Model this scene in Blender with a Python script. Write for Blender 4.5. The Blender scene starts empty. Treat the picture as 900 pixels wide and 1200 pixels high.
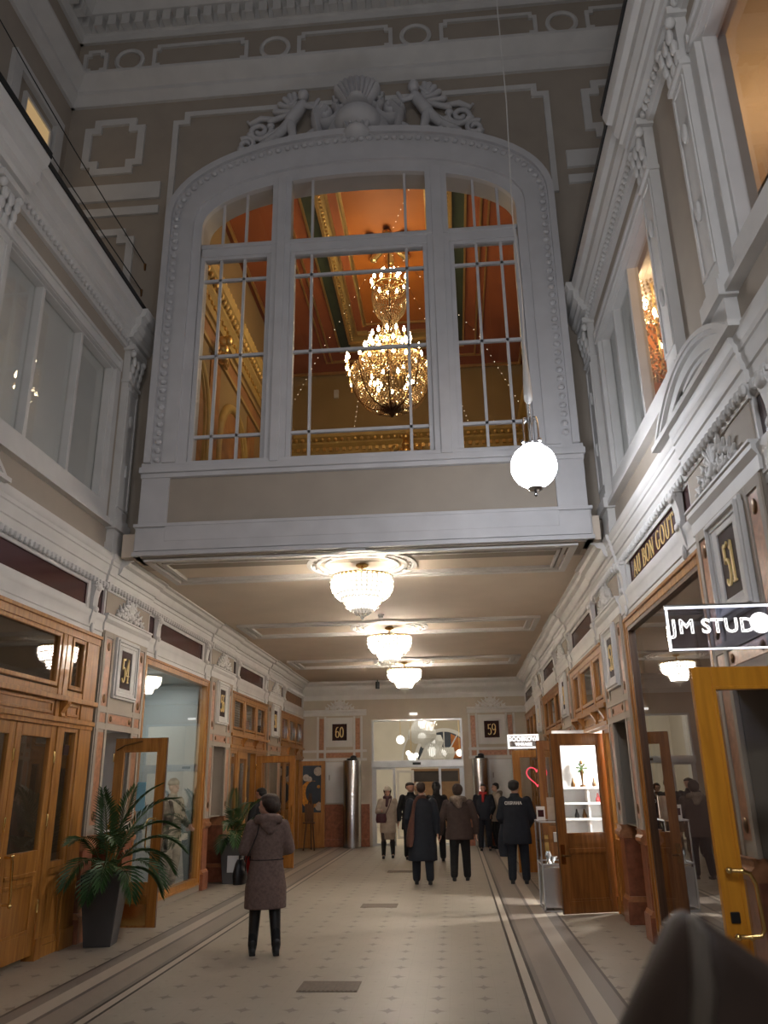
import bpy, bmesh, math, random
from mathutils import Vector, Matrix, Euler
PI = math.pi
rnd = random.Random(7)
scene = bpy.context.scene
COL = scene.collection
XC, HW = -1.245, 3.53          # corridor centre line, half width to the shopfront plane
PIL = [6.2, 11.25, 16.3, 21.35]  # pilaster centres along the corridor

# ------------------------------------------------------------------ materials
def new_mat(name):
    m = bpy.data.materials.new(name); m.use_nodes = True
    nt = m.node_tree; b = nt.nodes['Principled BSDF']
    return m, nt, b

def setp(b, **k):
    names = dict(col='Base Color', rough='Roughness', metal='Metallic', spec='Specular IOR Level', ec='Emission Color', es='Emission Strength',
                 trans='Transmission Weight', coat='Coat Weight', sheen='Sheen Weight', sub='Subsurface Weight')
    for a, v in k.items():
        if a in ('col', 'ec') and len(v) == 3: v = (*v, 1)
        b.inputs[names[a]].default_value = v

def paint(name, col, rough=0.6, var=0.08, scale=6.0, bump=0.0, metal=0.0, detail=4, spec=0.4, bscale=None):
    m, nt, b = new_mat(name); N = nt.nodes; L = nt.links
    tc = N.new('ShaderNodeTexCoord'); n = N.new('ShaderNodeTexNoise')
    n.inputs['Scale'].default_value = scale; n.inputs['Detail'].default_value = detail
    L.new(tc.outputs['Object'], n.inputs['Vector'])
    r = N.new('ShaderNodeValToRGB')
    r.color_ramp.elements[0].position = .3; r.color_ramp.elements[1].position = .7
    r.color_ramp.elements[0].color = (*[c * (1 - var) for c in col], 1)
    r.color_ramp.elements[1].color = (*[min(1, c * (1 + var)) for c in col], 1)
    L.new(n.outputs['Fac'], r.inputs['Fac']); L.new(r.outputs['Color'], b.inputs['Base Color'])
    setp(b, rough=rough, metal=metal, spec=spec)
    if bump:
        n2 = N.new('ShaderNodeTexNoise'); n2.inputs['Scale'].default_value = bscale or scale * 6
        L.new(tc.outputs['Object'], n2.inputs['Vector'])
        bp = N.new('ShaderNodeBump'); bp.inputs['Strength'].default_value = bump; bp.inputs['Distance'].default_value = .01
        L.new(n2.outputs['Fac'], bp.inputs['Height']); L.new(bp.outputs['Normal'], b.inputs['Normal'])
    return m

def wood(name, c1, c2, rough=0.38, stretch=(9, 9, .8)):
    m, nt, b = new_mat(name); N = nt.nodes; L = nt.links
    tc = N.new('ShaderNodeTexCoord'); mp = N.new('ShaderNodeMapping'); mp.inputs['Scale'].default_value = stretch
    L.new(tc.outputs['Object'], mp.inputs['Vector'])
    n = N.new('ShaderNodeTexNoise'); n.inputs['Scale'].default_value = 2.2; n.inputs['Detail'].default_value = 7; n.inputs['Distortion'].default_value = .6
    L.new(mp.outputs['Vector'], n.inputs['Vector'])
    r = N.new('ShaderNodeValToRGB'); r.color_ramp.elements[0].position = .35; r.color_ramp.elements[1].position = .68
    r.color_ramp.elements[0].color = (*c1, 1); r.color_ramp.elements[1].color = (*c2, 1)
    L.new(n.outputs['Fac'], r.inputs['Fac']); L.new(r.outputs['Color'], b.inputs['Base Color'])
    setp(b, rough=rough, coat=.25)
    return m

def emit(name, col, strength, base=(.8, .8, .8)):
    m, nt, b = new_mat(name); setp(b, col=base, rough=.4, ec=col, es=strength); return m

def glass(name, tint=(.97, .98, .98), ior=1.45, rough=0.0, boost=1.0):
    m, nt, b = new_mat(name); N = nt.nodes; L = nt.links
    N.remove(b); out = N['Material Output']
    tr = N.new('ShaderNodeBsdfTransparent'); tr.inputs['Color'].default_value = (*tint, 1)
    gl = N.new('ShaderNodeBsdfGlossy'); gl.inputs['Roughness'].default_value = rough
    fr = N.new('ShaderNodeFresnel'); fr.inputs['IOR'].default_value = ior
    geo = N.new('ShaderNodeNewGeometry')
    inv = N.new('ShaderNodeMath'); inv.operation = 'SUBTRACT'; inv.inputs[0].default_value = 1.0
    L.new(geo.outputs['Backfacing'], inv.inputs[1])
    mul = N.new('ShaderNodeMath'); mul.operation = 'MULTIPLY'
    L.new(fr.outputs['Fac'], mul.inputs[0]); L.new(inv.outputs[0], mul.inputs[1])
    m2 = N.new('ShaderNodeMath'); m2.operation = 'MULTIPLY'; m2.inputs[1].default_value = boost; m2.use_clamp = True
    L.new(mul.outputs[0], m2.inputs[0])
    mx = N.new('ShaderNodeMixShader'); L.new(m2.outputs[0], mx.inputs['Fac'])
    L.new(tr.outputs[0], mx.inputs[1]); L.new(gl.outputs[0], mx.inputs[2]); L.new(mx.outputs[0], out.inputs['Surface'])
    return m

def crystal(name, col, gloss=.35):
    m, nt, b = new_mat(name); N = nt.nodes; L = nt.links
    N.remove(b); out = N['Material Output']
    tl = N.new('ShaderNodeBsdfTranslucent'); tl.inputs['Color'].default_value = (*col, 1)
    df = N.new('ShaderNodeBsdfDiffuse'); df.inputs['Color'].default_value = (*col, 1)
    gl = N.new('ShaderNodeBsdfGlossy'); gl.inputs['Roughness'].default_value = .08; gl.inputs['Color'].default_value = (*[min(1, c * 1.1) for c in col], 1)
    a = N.new('ShaderNodeMixShader'); a.inputs['Fac'].default_value = .45; L.new(tl.outputs[0], a.inputs[1]); L.new(df.outputs[0], a.inputs[2])
    c = N.new('ShaderNodeMixShader'); c.inputs['Fac'].default_value = gloss; L.new(a.outputs[0], c.inputs[1]); L.new(gl.outputs[0], c.inputs[2])
    L.new(c.outputs[0], out.inputs['Surface'])
    return m

M = {}
M['white'] = paint('white_stucco_paint', (.66, .645, .625), .55, .05, 3)
M['white2'] = paint('white_window_paint', (.60, .59, .60), .5, .05, 3)
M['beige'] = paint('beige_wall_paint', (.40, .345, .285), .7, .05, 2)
M['ceilbeige'] = paint('beige_ceiling_paint', (.66, .565, .465), .75, .04, 1.5)
M['beige_lit'] = paint('beige_wall_paint_lit', (.52, .45, .365), .7, .05, 2)  # beige wall paint lightened in colour to stand for light on the end wall
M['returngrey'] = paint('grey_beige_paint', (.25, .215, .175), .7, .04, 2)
M['inlay'] = paint('terracotta_marble_inlay', (.42, .20, .11), .3, .25, 16, detail=8)
M['dado'] = paint('red_marble_dado', (.27, .10, .055), .28, .28, 11, detail=9)
M['dadolight'] = paint('orange_marble_moulding', (.42, .19, .09), .28, .25, 14, detail=8)
M['wood'] = wood('honey_oak', (.29, .112, .017), (.46, .205, .040))
M['wooddoor'] = wood('brown_oak_shaded', (.17, .060, .012), (.30, .122, .028))  # brown oak darkened in colour for the unlit camera side of the leaves
M['woodyellow'] = wood('amber_oak', (.62, .245, .018), (.78, .335, .028), rough=.32)
M['wooddark'] = wood('dark_oak', (.07, .03, .012), (.13, .055, .02))
M['plum'] = paint('plum_glass_panel', (.062, .018, .02), .16, .1, 3, spec=.6)
M['plumdark'] = paint('dark_brown_enamel', (.032, .013, .011), .5, .1, 3, spec=.08)
M['gold'] = paint('gilding', (.80, .56, .22), .32, .08, 20, metal=.85)
M['goldpaint'] = paint('gold_leaf_letters', (.86, .64, .27), .42, .06, 30, metal=.1)
M['brass'] = paint('polished_brass', (.75, .52, .20), .18, .05, 9, metal=1.0)
M['bronze'] = paint('dark_bronze', (.16, .085, .035), .35, .2, 9, metal=.8)
M['steel'] = paint('brushed_steel', (.50, .50, .51), .27, .06, 2, metal=1.0)
M['alu'] = paint('aluminium_frame', (.58, .59, .60), .33, .04, 4, metal=.75)
M['black'] = paint('black_plastic', (.012, .012, .013), .4, .1, 8)
M['darkmetal'] = paint('dark_metal_flashing', (.03, .032, .034), .45, .1, 5, metal=.6)
M['glass'] = glass('clear_glass')
M['glass_dim'] = glass('window_glass', tint=(.93, .93, .92), boost=1.0)
M['glass_shop'] = glass('shop_glass', tint=(.93, .935, .93), ior=1.5, boost=2.6)
M['frost'] = paint('frosted_window_film', (.76, .77, .76), .35, .05, 1.2)
M['acrylic'] = glass('tinted_acrylic', tint=(.74, .78, .92), ior=1.5, boost=2.0)
M['lettering_light'] = emit('illuminated_letter', (1, .98, .95), 1.7)
M['signface'] = emit('light_box_face', (1, .97, .93), 1.1)
M['globe'] = emit('opal_globe_light', (.88, .92, 1), 44)
def strand_light(name, col, lo, hi, n, f):
    """lamp glass hung with strands of cut beads: bright cells between darker gaps"""
    m, nt, b = new_mat(name); N = nt.nodes; L = nt.links
    tc = N.new('ShaderNodeTexCoord'); sp = N.new('ShaderNodeSeparateXYZ'); L.new(tc.outputs['Object'], sp.inputs[0])
    def mt(op, a, c=None):
        q = N.new('ShaderNodeMath'); q.operation = op
        for i, v in enumerate((a, c)):
            if v is None: continue
            if isinstance(v, (int, float)): q.inputs[i].default_value = v
            else: L.new(v, q.inputs[i])
        return q.outputs[0]
    an = mt('ARCTAN2', sp.outputs['Y'], sp.outputs['X'])
    u = mt('ABSOLUTE', mt('SINE', mt('MULTIPLY', an, n / 2))); v = mt('ABSOLUTE', mt('SINE', mt('MULTIPLY', sp.outputs['Z'], f)))
    q_ = N.new('ShaderNodeMapRange'); q_.interpolation_type = 'SMOOTHSTEP'; q_.inputs['From Min'].default_value = .52; q_.inputs['From Max'].default_value = .72; L.new(mt('MULTIPLY', u, v), q_.inputs['Value']); k = q_.outputs['Result']
    st = mt('ADD', mt('MULTIPLY', k, hi - lo), lo)
    setp(b, col=(.8, .8, .8), rough=.3, ec=col); L.new(st, b.inputs['Emission Strength'])
    return m
M['lamp'] = strand_light('chandelier_strand_light', (1, .87, .72), .5, 150, 34, 54)
M['lamplow'] = strand_light('chandelier_lower_strand_light', (1, .87, .72), .5, 50, 24, 54)
M['bulb'] = emit('candle_bulb_light', (1, .78, .50), 58)
M['bulbwhite'] = emit('white_bulb_light', (1, .95, .86), 1.5)
M['starlight'] = emit('fairy_light', (1, .85, .6), 4)
M['crystal'] = crystal('cut_crystal', (.94, .93, .90), .2)
M['crystalgold'] = crystal('amber_crystal', (.80, .64, .42), .55)
M['wainscot'] = M['dado']
M['leaf'] = paint('palm_leaf', (.030, .075, .022), .42, .35, 9)
M['leafstem'] = paint('palm_stem', (.07, .10, .035), .5, .2, 9)
M['pot'] = paint('grey_planter', (.060, .058, .060), .45, .08, 4)
M['soil'] = paint('potting_soil', (.03, .02, .014), .95, .4, 30)
M['skin'] = paint('skin', (.52, .30, .22), .5, .05, 12)
M['hairbrown'] = paint('dark_brown_hair', (.030, .016, .011), .5, .35, 40, bump=.5)
M['hairblack'] = paint('black_hair', (.012, .010, .009), .45, .3, 40, bump=.5)
M['eye'] = paint('eye', (.05, .03, .02), .2, .05, 9)
M['lip'] = paint('lip', (.35, .10, .08), .4, .05, 9)
M['fur'] = paint('mauve_brown_fur', (.17, .118, .105), .95, .22, 30, bump=.8, bscale=160)
M['furlight'] = paint('grey_beige_fur_trim', (.20, .16, .13), .95, .35, 40, bump=.8, bscale=140)
M['parka'] = paint('brown_parka_cloth', (.060, .040, .036), .85, .12, 14)
M['navy'] = paint('navy_cloth', (.010, .013, .021), .85, .15, 14)
M['blackcloth'] = paint('black_cloth', (.010, .010, .012), .88, .2, 14)
M['cream'] = paint('cream_cloth', (.42, .345, .28), .85, .1, 12)
M['beigecloth'] = paint('beige_cloth', (.36, .285, .22), .85, .1, 12)
M['burgundy'] = paint('burgundy_leather', (.06, .015, .022), .45, .15, 12)
M['brownscarf'] = paint('brown_wool', (.080, .034, .024), .9, .15, 25)
M['whitewool'] = paint('white_wool', (.66, .61, .54), .95, .1, 60, bump=.6, bscale=120)
M['redcloth'] = paint('red_cloth', (.35, .018, .018), .7, .15, 8)
M['camo'] = paint('camouflage_cloth', (.22, .195, .15), .85, .75, 9, detail=2)
M['leather'] = paint('dark_brown_leather', (.032, .019, .013), .6, .15, 14, spec=.2)
M['leather_highlight'] = paint('leather_edge_highlight', (.095, .078, .062), .38, .12, 14)  # paler tone that paints a highlight onto the leather
M['paper'] = paint('white_paper', (.75, .74, .72), .7, .03, 4)
M['papergrey'] = paint('grey_print', (.30, .27, .26), .7, .5, 24)
M['bluepaper'] = paint('pale_blue_paper', (.25, .50, .62), .6, .06, 4)
M['shopwhite'] = paint('white_shop_wall', (.72, .72, .72), .7, .03, 3)
M['shopgrey'] = paint('pale_grey_shop_wall', (.50, .56, .565), .7, .04, 1.2)
M['mauve'] = paint('mauve_shop_wall', (.235, .165, .155), .6, .06, 1.5)
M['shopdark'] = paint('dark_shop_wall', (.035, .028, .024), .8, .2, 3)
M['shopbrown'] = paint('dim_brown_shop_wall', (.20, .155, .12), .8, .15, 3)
M['slate'] = paint('slate_blue_board', (.032, .045, .065), .6, .15, 6)
M['moon'] = paint('ochre_moon_paint', (.58, .24, .03), .55, .3, 16)
M['cloud'] = paint('pale_cloud_paint', (.48, .42, .36), .7, .25, 14)
M['blind'] = paint('pale_slat_blind', (.42, .38, .33), .6, .12, 5)
M['pink'] = emit('pink_neon', (1, .07, .13), 1.3, (.6, .05, .08))
M['terra'] = paint('terracotta_hall_ceiling', (.48, .15, .016), .6, .10, 1.2)
M['terra2'] = paint('red_hall_ceiling_panel', (.36, .105, .03), .6, .10, 1.2)
M['ochre'] = paint('ochre_hall_band', (.50, .34, .11), .55, .1, 4)
M['olive'] = paint('olive_hall_wall', (.33, .225, .10), .7, .08, 1.5)
M['green'] = paint('dark_green_hall_band', (.045, .060, .030), .5, .15, 4)
M['hallorange'] = paint('orange_fresco', (.36, .17, .06), .7, .3, 3, detail=6)
M['uproom'] = paint('amber_room_wall', (.42, .125, .012), .7, .25, 4, detail=6)
M['lobbywhite'] = paint('ivory_lobby_wall', (.66, .61, .52), .6, .05, 2)
M['lobbybeige'] = paint('beige_lobby_panel', (.46, .40, .30), .6, .05, 2)
M['brownpanel'] = paint('brown_wood_panel', (.20, .11, .05), .5, .15, 5)
M['blindwin'] = emit('lit_roller_blind', (1, .66, .30), .36, (.5, .38, .22))
M['grate'] = paint('brown_floor_grate', (.16, .125, .095), .6, .15, 30)

def floor_material():
    m, nt, b = new_mat('patterned_tile_floor'); N = nt.nodes; L = nt.links
    tc = N.new('ShaderNodeTexCoord'); sp = N.new('ShaderNodeSeparateXYZ'); L.new(tc.outputs['Object'], sp.inputs[0])
    def math_(op, a, c=None, clamp=False):
        n = N.new('ShaderNodeMath'); n.operation = op; n.use_clamp = clamp
        for i, v in enumerate((a, c)):
            if v is None: continue
            if isinstance(v, (int, float)): n.inputs[i].default_value = v
            else: L.new(v, n.inputs[i])
        return n.outputs[0]
    X = sp.outputs['X']; Y = sp.outputs['Y']
    ax = math_('ABSOLUTE', X)
    P = .41
    def cell(v, off=0.0, p=P):
        return math_('SUBTRACT', math_('FRACT', math_('DIVIDE', math_('ADD', v, 100 * p + off), p)), .5)
    def star(cx, cy, s):       # four-pointed star: |x|^.6+|y|^.6 < s
        f = math_('ADD', math_('POWER', math_('ABSOLUTE', cx), .55), math_('POWER', math_('ABSOLUTE', cy), .55))
        return math_('LESS_THAN', f, s)
    motif = star(cell(X), cell(Y), .46)
    motif2 = star(cell(X, P / 2), cell(Y, P / 2), .26)
    g1 = math_('LESS_THAN', math_('ABSOLUTE', cell(X, 0, P / 2)), .012)
    g2 = math_('LESS_THAN', math_('ABSOLUTE', cell(Y, 0, P / 2)), .012)
    grout = math_('MAXIMUM', g1, g2)
    nz = N.new('ShaderNodeTexNoise'); nz.inputs['Scale'].default_value = 1.3; nz.inputs['Detail'].default_value = 6
    L.new(tc.outputs['Object'], nz.inputs['Vector'])
    def mix(fac, c1, c2):
        n = N.new('ShaderNodeMix'); n.data_type = 'RGBA'
        if isinstance(fac, (int, float)): n.inputs[0].default_value = fac
        else: L.new(fac, n.inputs[0])
        for i, c in ((6, c1), (7, c2)):
            if isinstance(c, tuple): n.inputs[i].default_value = (*c, 1)
            else: L.new(c, n.inputs[i])
        return n.outputs[2]
    base = mix(nz.outputs['Fac'], (.31, .27, .212), (.41, .365, .298))
    # scuffed, darker walked lanes in the tiles
    nz2 = N.new('ShaderNodeTexNoise'); nz2.inputs['Scale'].default_value = 9; L.new(tc.outputs['Object'], nz2.inputs['Vector'])
    base = mix(math_('MULTIPLY', math_('GREATER_THAN', nz2.outputs['Fac'], .58), .18), base, (.33, .285, .235))
    base = mix(math_('MULTIPLY', grout, .35), base, (.27, .23, .19))
    base = mix(math_('MULTIPLY', motif, .75), base, (.17, .14, .115))
    base = mix(math_('MULTIPLY', motif2, .40), base, (.22, .18, .15))
    rp = N.new('ShaderNodeValToRGB'); rp.color_ramp.interpolation = 'CONSTANT'
    bands = [(0, (.40, .35, .29)), (1.772, (.04, .03, .022)), (1.808, (.46, .40, .33)), (1.880, (.04, .03, .022)), (1.918, (.20, .175, .15)), (1.965, (.28, .235, .195)),
             (2.22, (.14, .12, .105)), (2.275, (.42, .365, .30)), (2.44, (.21, .18, .155)), (2.585, (.055, .04, .03)), (2.625, (.48, .42, .35))]
    els = rp.color_ramp.elements
    els[0].position = 0; els[0].color = (*bands[0][1], 1)
    els[1].position = bands[1][0] / 4; els[1].color = (*bands[1][1], 1)
    for p, c in bands[2:]:
        e = els.new(p / 4); e.color = (*c, 1)
    L.new(math_('DIVIDE', ax, 4), rp.inputs['Fac'])
    inb = math_('MULTIPLY', math_('GREATER_THAN', ax, 1.775), math_('LESS_THAN', ax, 2.625))
    col = mix(inb, base, rp.outputs['Color'])
    L.new(col, b.inputs['Base Color']); setp(b, rough=.40, spec=.38)
    return m
M['floor'] = floor_material()

# ------------------------------------------------------------------ mesh collecting
class MB:
    def __init__(self, f=None):
        self.v = []; self.f = []; self.T = f or (lambda x, y, z: (x, y, z)); self.m = []; self.mi = 0
    def add(self, vs, fs):
        b = len(self.v); self.v += [self.T(*p) for p in vs]
        self.f += [tuple(b + i for i in q) for q in fs]; self.m += [self.mi] * len(fs)
    def box(self, x0, x1, y0, y1, z0, z1):
        self.add([(x0, y0, z0), (x1, y0, z0), (x1, y1, z0), (x0, y1, z0), (x0, y0, z1), (x1, y0, z1), (x1, y1, z1), (x0, y1, z1)],
                 [(0, 3, 2, 1), (4, 5, 6, 7), (0, 1, 5, 4), (1, 2, 6, 5), (2, 3, 7, 6), (3, 0, 4, 7)])
        return self
    def prism(self, poly, axis, a, b):
        """poly of 2-D points swept from a to b along axis ('x': (y,z); 'y': (x,z); 'z': (x,y))"""
        n = len(poly)
        mk = {'x': lambda p, t: (t, p[0], p[1]), 'y': lambda p, t: (p[0], t, p[1]), 'z': lambda p, t: (p[0], p[1], t)}[axis]
        self.add([mk(p, a) for p in poly] + [mk(p, b) for p in poly],
                 [tuple(range(n)), tuple(range(2 * n - 1, n - 1, -1))] + [(i, (i + 1) % n, n + (i + 1) % n, n + i) for i in range(n)])
        return self
    def frame(self, axis, t0, t1, a0, a1, b0, b1, w, w2=None):
        """rectangular frame, axis = thickness axis from t0 to t1; outer a0..a1, b0..b1; member width w (w2 = along b)"""
        w2 = w2 or w
        def bx(p0, p1, q0, q1):
            if axis == 'x': self.box(t0, t1, p0, p1, q0, q1)
            else: self.box(p0, p1, t0, t1, q0, q1)
        bx(a0, a0 + w, b0, b1); bx(a1 - w, a1, b0, b1); bx(a0 + w, a1 - w, b0, b0 + w2); bx(a0 + w, a1 - w, b1 - w2, b1)
        return self
    def rings(self, R, closed=True, cap=True):
        n = len(R[0]); vs = [p for r in R for p in r]; fs = []
        for i in range(len(R) - 1):
            for j in range(n if closed else n - 1):
                k = (j + 1) % n
                fs.append((i * n + j, i * n + k, (i + 1) * n + k, (i + 1) * n + j))
        if cap and closed:
            fs.append(tuple(range(n - 1, -1, -1))); fs.append(tuple(range((len(R) - 1) * n, len(R) * n)))
        self.add(vs, fs); return self
    def lathe(self, prof, c, n=20, cap=True):
        self.rings([[(c[0] + r * math.cos(2 * PI * j / n), c[1] + r * math.sin(2 * PI * j / n), c[2] + z) for j in range(n)] for r, z in prof], True, cap)
        return self
    def ball(self, c, r, n=10, m=7):
        rx, ry, rz = (r, r, r) if isinstance(r, (int, float)) else r
        R = []
        for i in range(m + 1):
            t = PI * min(max(i / m, .03), .97)
            R.append([(c[0] + rx * math.sin(t) * math.cos(2 * PI * j / n), c[1] + ry * math.sin(t) * math.sin(2 * PI * j / n), c[2] - rz * math.cos(t)) for j in range(n)])
        self.rings(R); return self
    def octa(self, c, r, rz=None):
        rz = rz or r; x, y, z = c
        self.add([(x + r, y, z), (x, y + r, z), (x - r, y, z), (x, y - r, z), (x, y, z + rz), (x, y, z - rz)],
                 [(0, 1, 4), (1, 2, 4), (2, 3, 4), (3, 0, 4), (1, 0, 5), (2, 1, 5), (3, 2, 5), (0, 3, 5)])
        return self
    def tube(self, pts, r, n=8, closed=False):
        pts = [Vector(p) for p in pts]; k = len(pts); R = []
        up = None
        for i, p in enumerate(pts):
            if closed: t = pts[(i + 1) % k] - pts[i - 1]
            else: t = pts[min(i + 1, k - 1)] - pts[max(i - 1, 0)]
            t.normalize()
            if up is None:
                up = Vector((0, 0, 1)) if abs(t.z) < .9 else Vector((1, 0, 0))
            a = t.cross(up); a.normalize(); up2 = a.cross(t); up2.normalize(); up = up2
            rr = r[i] if isinstance(r, (list, tuple)) else r
            R.append([tuple(p + a * (rr * math.cos(2 * PI * j / n)) + up2 * (rr * math.sin(2 * PI * j / n))) for j in range(n)])
        if closed: R.append(R[0])
        self.rings(R, True, not closed); return self
    def cap(self, p, q, r1, r2, n=12, m=4):
        """tapered capsule"""
        p = Vector(p); q = Vector(q); t = (q - p)
        if t.length < 1e-6: t = Vector((0, 0, 1e-3))
        d = t.normalized(); a = d.cross(Vector((0, 0, 1)) if abs(d.z) < .9 else Vector((0, 1, 0))).normalized(); b = d.cross(a)
        R = []
        def ring(c, r): R.append([tuple(c + a * (r * math.cos(2 * PI * j / n)) + b * (r * math.sin(2 * PI * j / n))) for j in range(n)])
        for i in range(m): 
            th = PI / 2 * (1 - (i + .3) / m); ring(p - d * (r1 * math.sin(th)), r1 * math.cos(th))
        ring(p, r1); ring(q, r2)
        for i in range(m - 1, -1, -1):
            th = PI / 2 * (1 - (i + .3) / m); ring(q + d * (r2 * math.sin(th)), r2 * math.cos(th))
        self.rings(R); return self
    def loft(self, rows, n=24):
        """rows of (cx, cy, z, rx, ry)"""
        self.rings([[(cx + rx * math.cos(2 * PI * j / n), cy + ry * math.sin(2 * PI * j / n), z) for j in range(n)] for cx, cy, z, rx, ry in rows]); return self
    def band(self, A, B, y0, y1):
        """solid strip between two polylines A and B of (x, z) with equal counts, from y0 (front) to y1"""
        n = len(A)
        vs = [(x, y0, z) for x, z in A] + [(x, y0, z) for x, z in B] + [(x, y1, z) for x, z in A] + [(x, y1, z) for x, z in B]
        fs = []
        for i in range(n - 1):
            fs += [(i, i + 1, n + i + 1, n + i), (2 * n + i, 3 * n + i, 3 * n + i + 1, 2 * n + i + 1), (i, 2 * n + i, 2 * n + i + 1, i + 1), (n + i, n + i + 1, 3 * n + i + 1, 3 * n + i)]
        fs += [(0, n, 3 * n, 2 * n), (n - 1, 3 * n - 1, 4 * n - 1, 2 * n - 1)]
        self.add(vs, fs); return self
    def build(self, name, mat, parent=None, smooth=False, origin=None, bevel=0):
        me = bpy.data.meshes.new(name)
        o = bpy.data.objects.new(name, me); COL.objects.link(o)
        base = Vector((0, 0, 0))
        if parent is not None:
            p = parent
            while p is not None: base += p.location; p = p.parent
            o.parent = parent
        elif origin is not None:
            base = Vector(origin); o.location = base
        me.from_pydata([tuple(Vector(p) - base) for p in self.v], [], self.f)
        mats = mat if isinstance(mat, (list, tuple)) else [mat]
        for mm in mats: me.materials.append(M[mm] if isinstance(mm, str) else mm)
        if len(mats) > 1:
            for p, i in zip(me.polygons, self.m): p.material_index = i
        bm = bmesh.new(); bm.from_mesh(me); bmesh.ops.recalc_face_normals(bm, faces=bm.faces); bm.to_mesh(me); bm.free()
        if smooth:
            for p in me.polygons: p.use_smooth = True
            me.set_sharp_from_angle(angle=math.radians(smooth if smooth is not True else 40))
        if bevel:
            md = o.modifiers.new('bevel', 'BEVEL'); md.width = bevel; md.segments = 2; md.limit_method = 'ANGLE'
        return o

def thing(name, label, cat, loc, group=None, rotz=0):
    o = bpy.data.objects.new(name, None); COL.objects.link(o); o.location = loc; o.rotation_euler = (0, 0, rotz)
    o.empty_display_size = .1
    return tag(o, label, cat, group)
def tag(o, label, cat, group=None):
    o['label'] = label; o['category'] = cat; o['kind'] = 'thing'
    if group: o['group'] = group
    return o
def struct(o):
    o['kind'] = 'structure'; return o
def stuffpart(o):
    o['kind'] = 'stuff'; return o
def dup(root, loc, label, group=None, rotz=None):
    r = root.copy(); COL.objects.link(r); r.location = loc; r['label'] = label
    if rotz is not None: r.rotation_euler = (0, 0, rotz)
    if group: r['group'] = group
    def rec(src, dst):
        for ch in list(src.children):
            c = ch.copy(); COL.objects.link(c); c.parent = dst; rec(ch, c)
    rec(root, r)
    return r
def side(s): return lambda d, y, z: (XC + s * (HW - d), y, z)
LEFT, RIGHT = -1, 1
def wx(s, d): return XC + s * (HW - d)

# ------------------------------------------------------------------ lettering (serif strokes)
def arc(cx, cy, rx, ry, a0, a1, n=14):
    return [(cx + rx * math.cos(math.radians(a0 + (a1 - a0) * i / n)), cy + ry * math.sin(math.radians(a0 + (a1 - a0) * i / n))) for i in range(n + 1)]
def ln(*p): return list(p)
GLY = {
 '0': (.62, [arc(.31, .5, .24, .47, 0, 360, 28)]),
 '1': (.46, [ln((.25, 0.02), (.25, .96)), ln((.25, .95), (.16, .84), (.07, .80)), ln((.08, .02), (.42, .02))]),
 '3': (.56, [arc(.26, .73, .20, .24, 150, -80), arc(.26, .26, .24, .26, 85, -150)]),
 '4': (.62, [ln((.42, .02), (.42, .97)), ln((.42, .97), (.04, .30)), ln((.04, .29), (.60, .29)), ln((.28, .02), (.56, .02))]),
 '5': (.58, [ln((.13, .95), (.30, .90), (.50, .97)), ln((.12, .95), (.11, .52)), arc(.26, .30, .26, .30, 130, -145)]),
 '6': (.60, [arc(.30, .29, .24, .28, 0, 360, 26), arc(.36, .45, .30, .52, 180, 75)]),
 '7': (.54, [ln((.06, .95), (.28, .88), (.50, .96)), ln((.50, .95), (.32, .5), (.24, .02))]),
 '8': (.58, [arc(.29, .74, .19, .22, 0, 360, 24), arc(.29, .27, .24, .26, 0, 360, 26)]),
 '9': (.60, [arc(.30, .70, .24, .28, 0, 360, 26), arc(.24, .54, .30, .52, 0, -105)]),
 'A': (.72, [ln((.08, .02), (.36, .97)), ln((.36, .97), (.62, .02)), ln((.19, .34), (.52, .34)), ln((0, .02), (.19, .02)), ln((.50, .02), (.74, .02))]),
 'U': (.72, [ln((.14, .97), (.14, .3)), arc(.35, .30, .21, .28, 180, 360), ln((.56, .3), (.56, .97)), ln((.03, .97), (.27, .97)), ln((.46, .97), (.67, .97))]),
 'B': (.64, [ln((.14, .02), (.14, .97)), ln((.03, .97), (.32, .97)), arc(.32, .75, .18, .22, 90, -90), ln((.14, .52), (.34, .52)), arc(.34, .27, .23, .25, 90, -90), ln((.03, .02), (.34, .02))]),
 'O': (.70, [arc(.34, .5, .29, .48, 0, 360, 28)]),
 'N': (.74, [ln((.13, .02), (.13, .97)), ln((.13, .97), (.58, .02)), ln((.58, .02), (.58, .97)), ln((.03, .97), (.17, .97)), ln((.04, .02), (.23, .02)), ln((.48, .97), (.68, .97))]),
 'G': (.72, [arc(.36, .5, .30, .48, 48, 300), ln((.52, .10), (.57, .42)), ln((.44, .42), (.68, .42))]),
 'T': (.66, [ln((.33, .02), (.33, .97)), ln((.04, .96), (.62, .96)), ln((.05, .97), (.04, .78)), ln((.61, .97), (.62, .78)), ln((.21, .02), (.45, .02))]),
 ' ': (.36, []),
}
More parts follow.
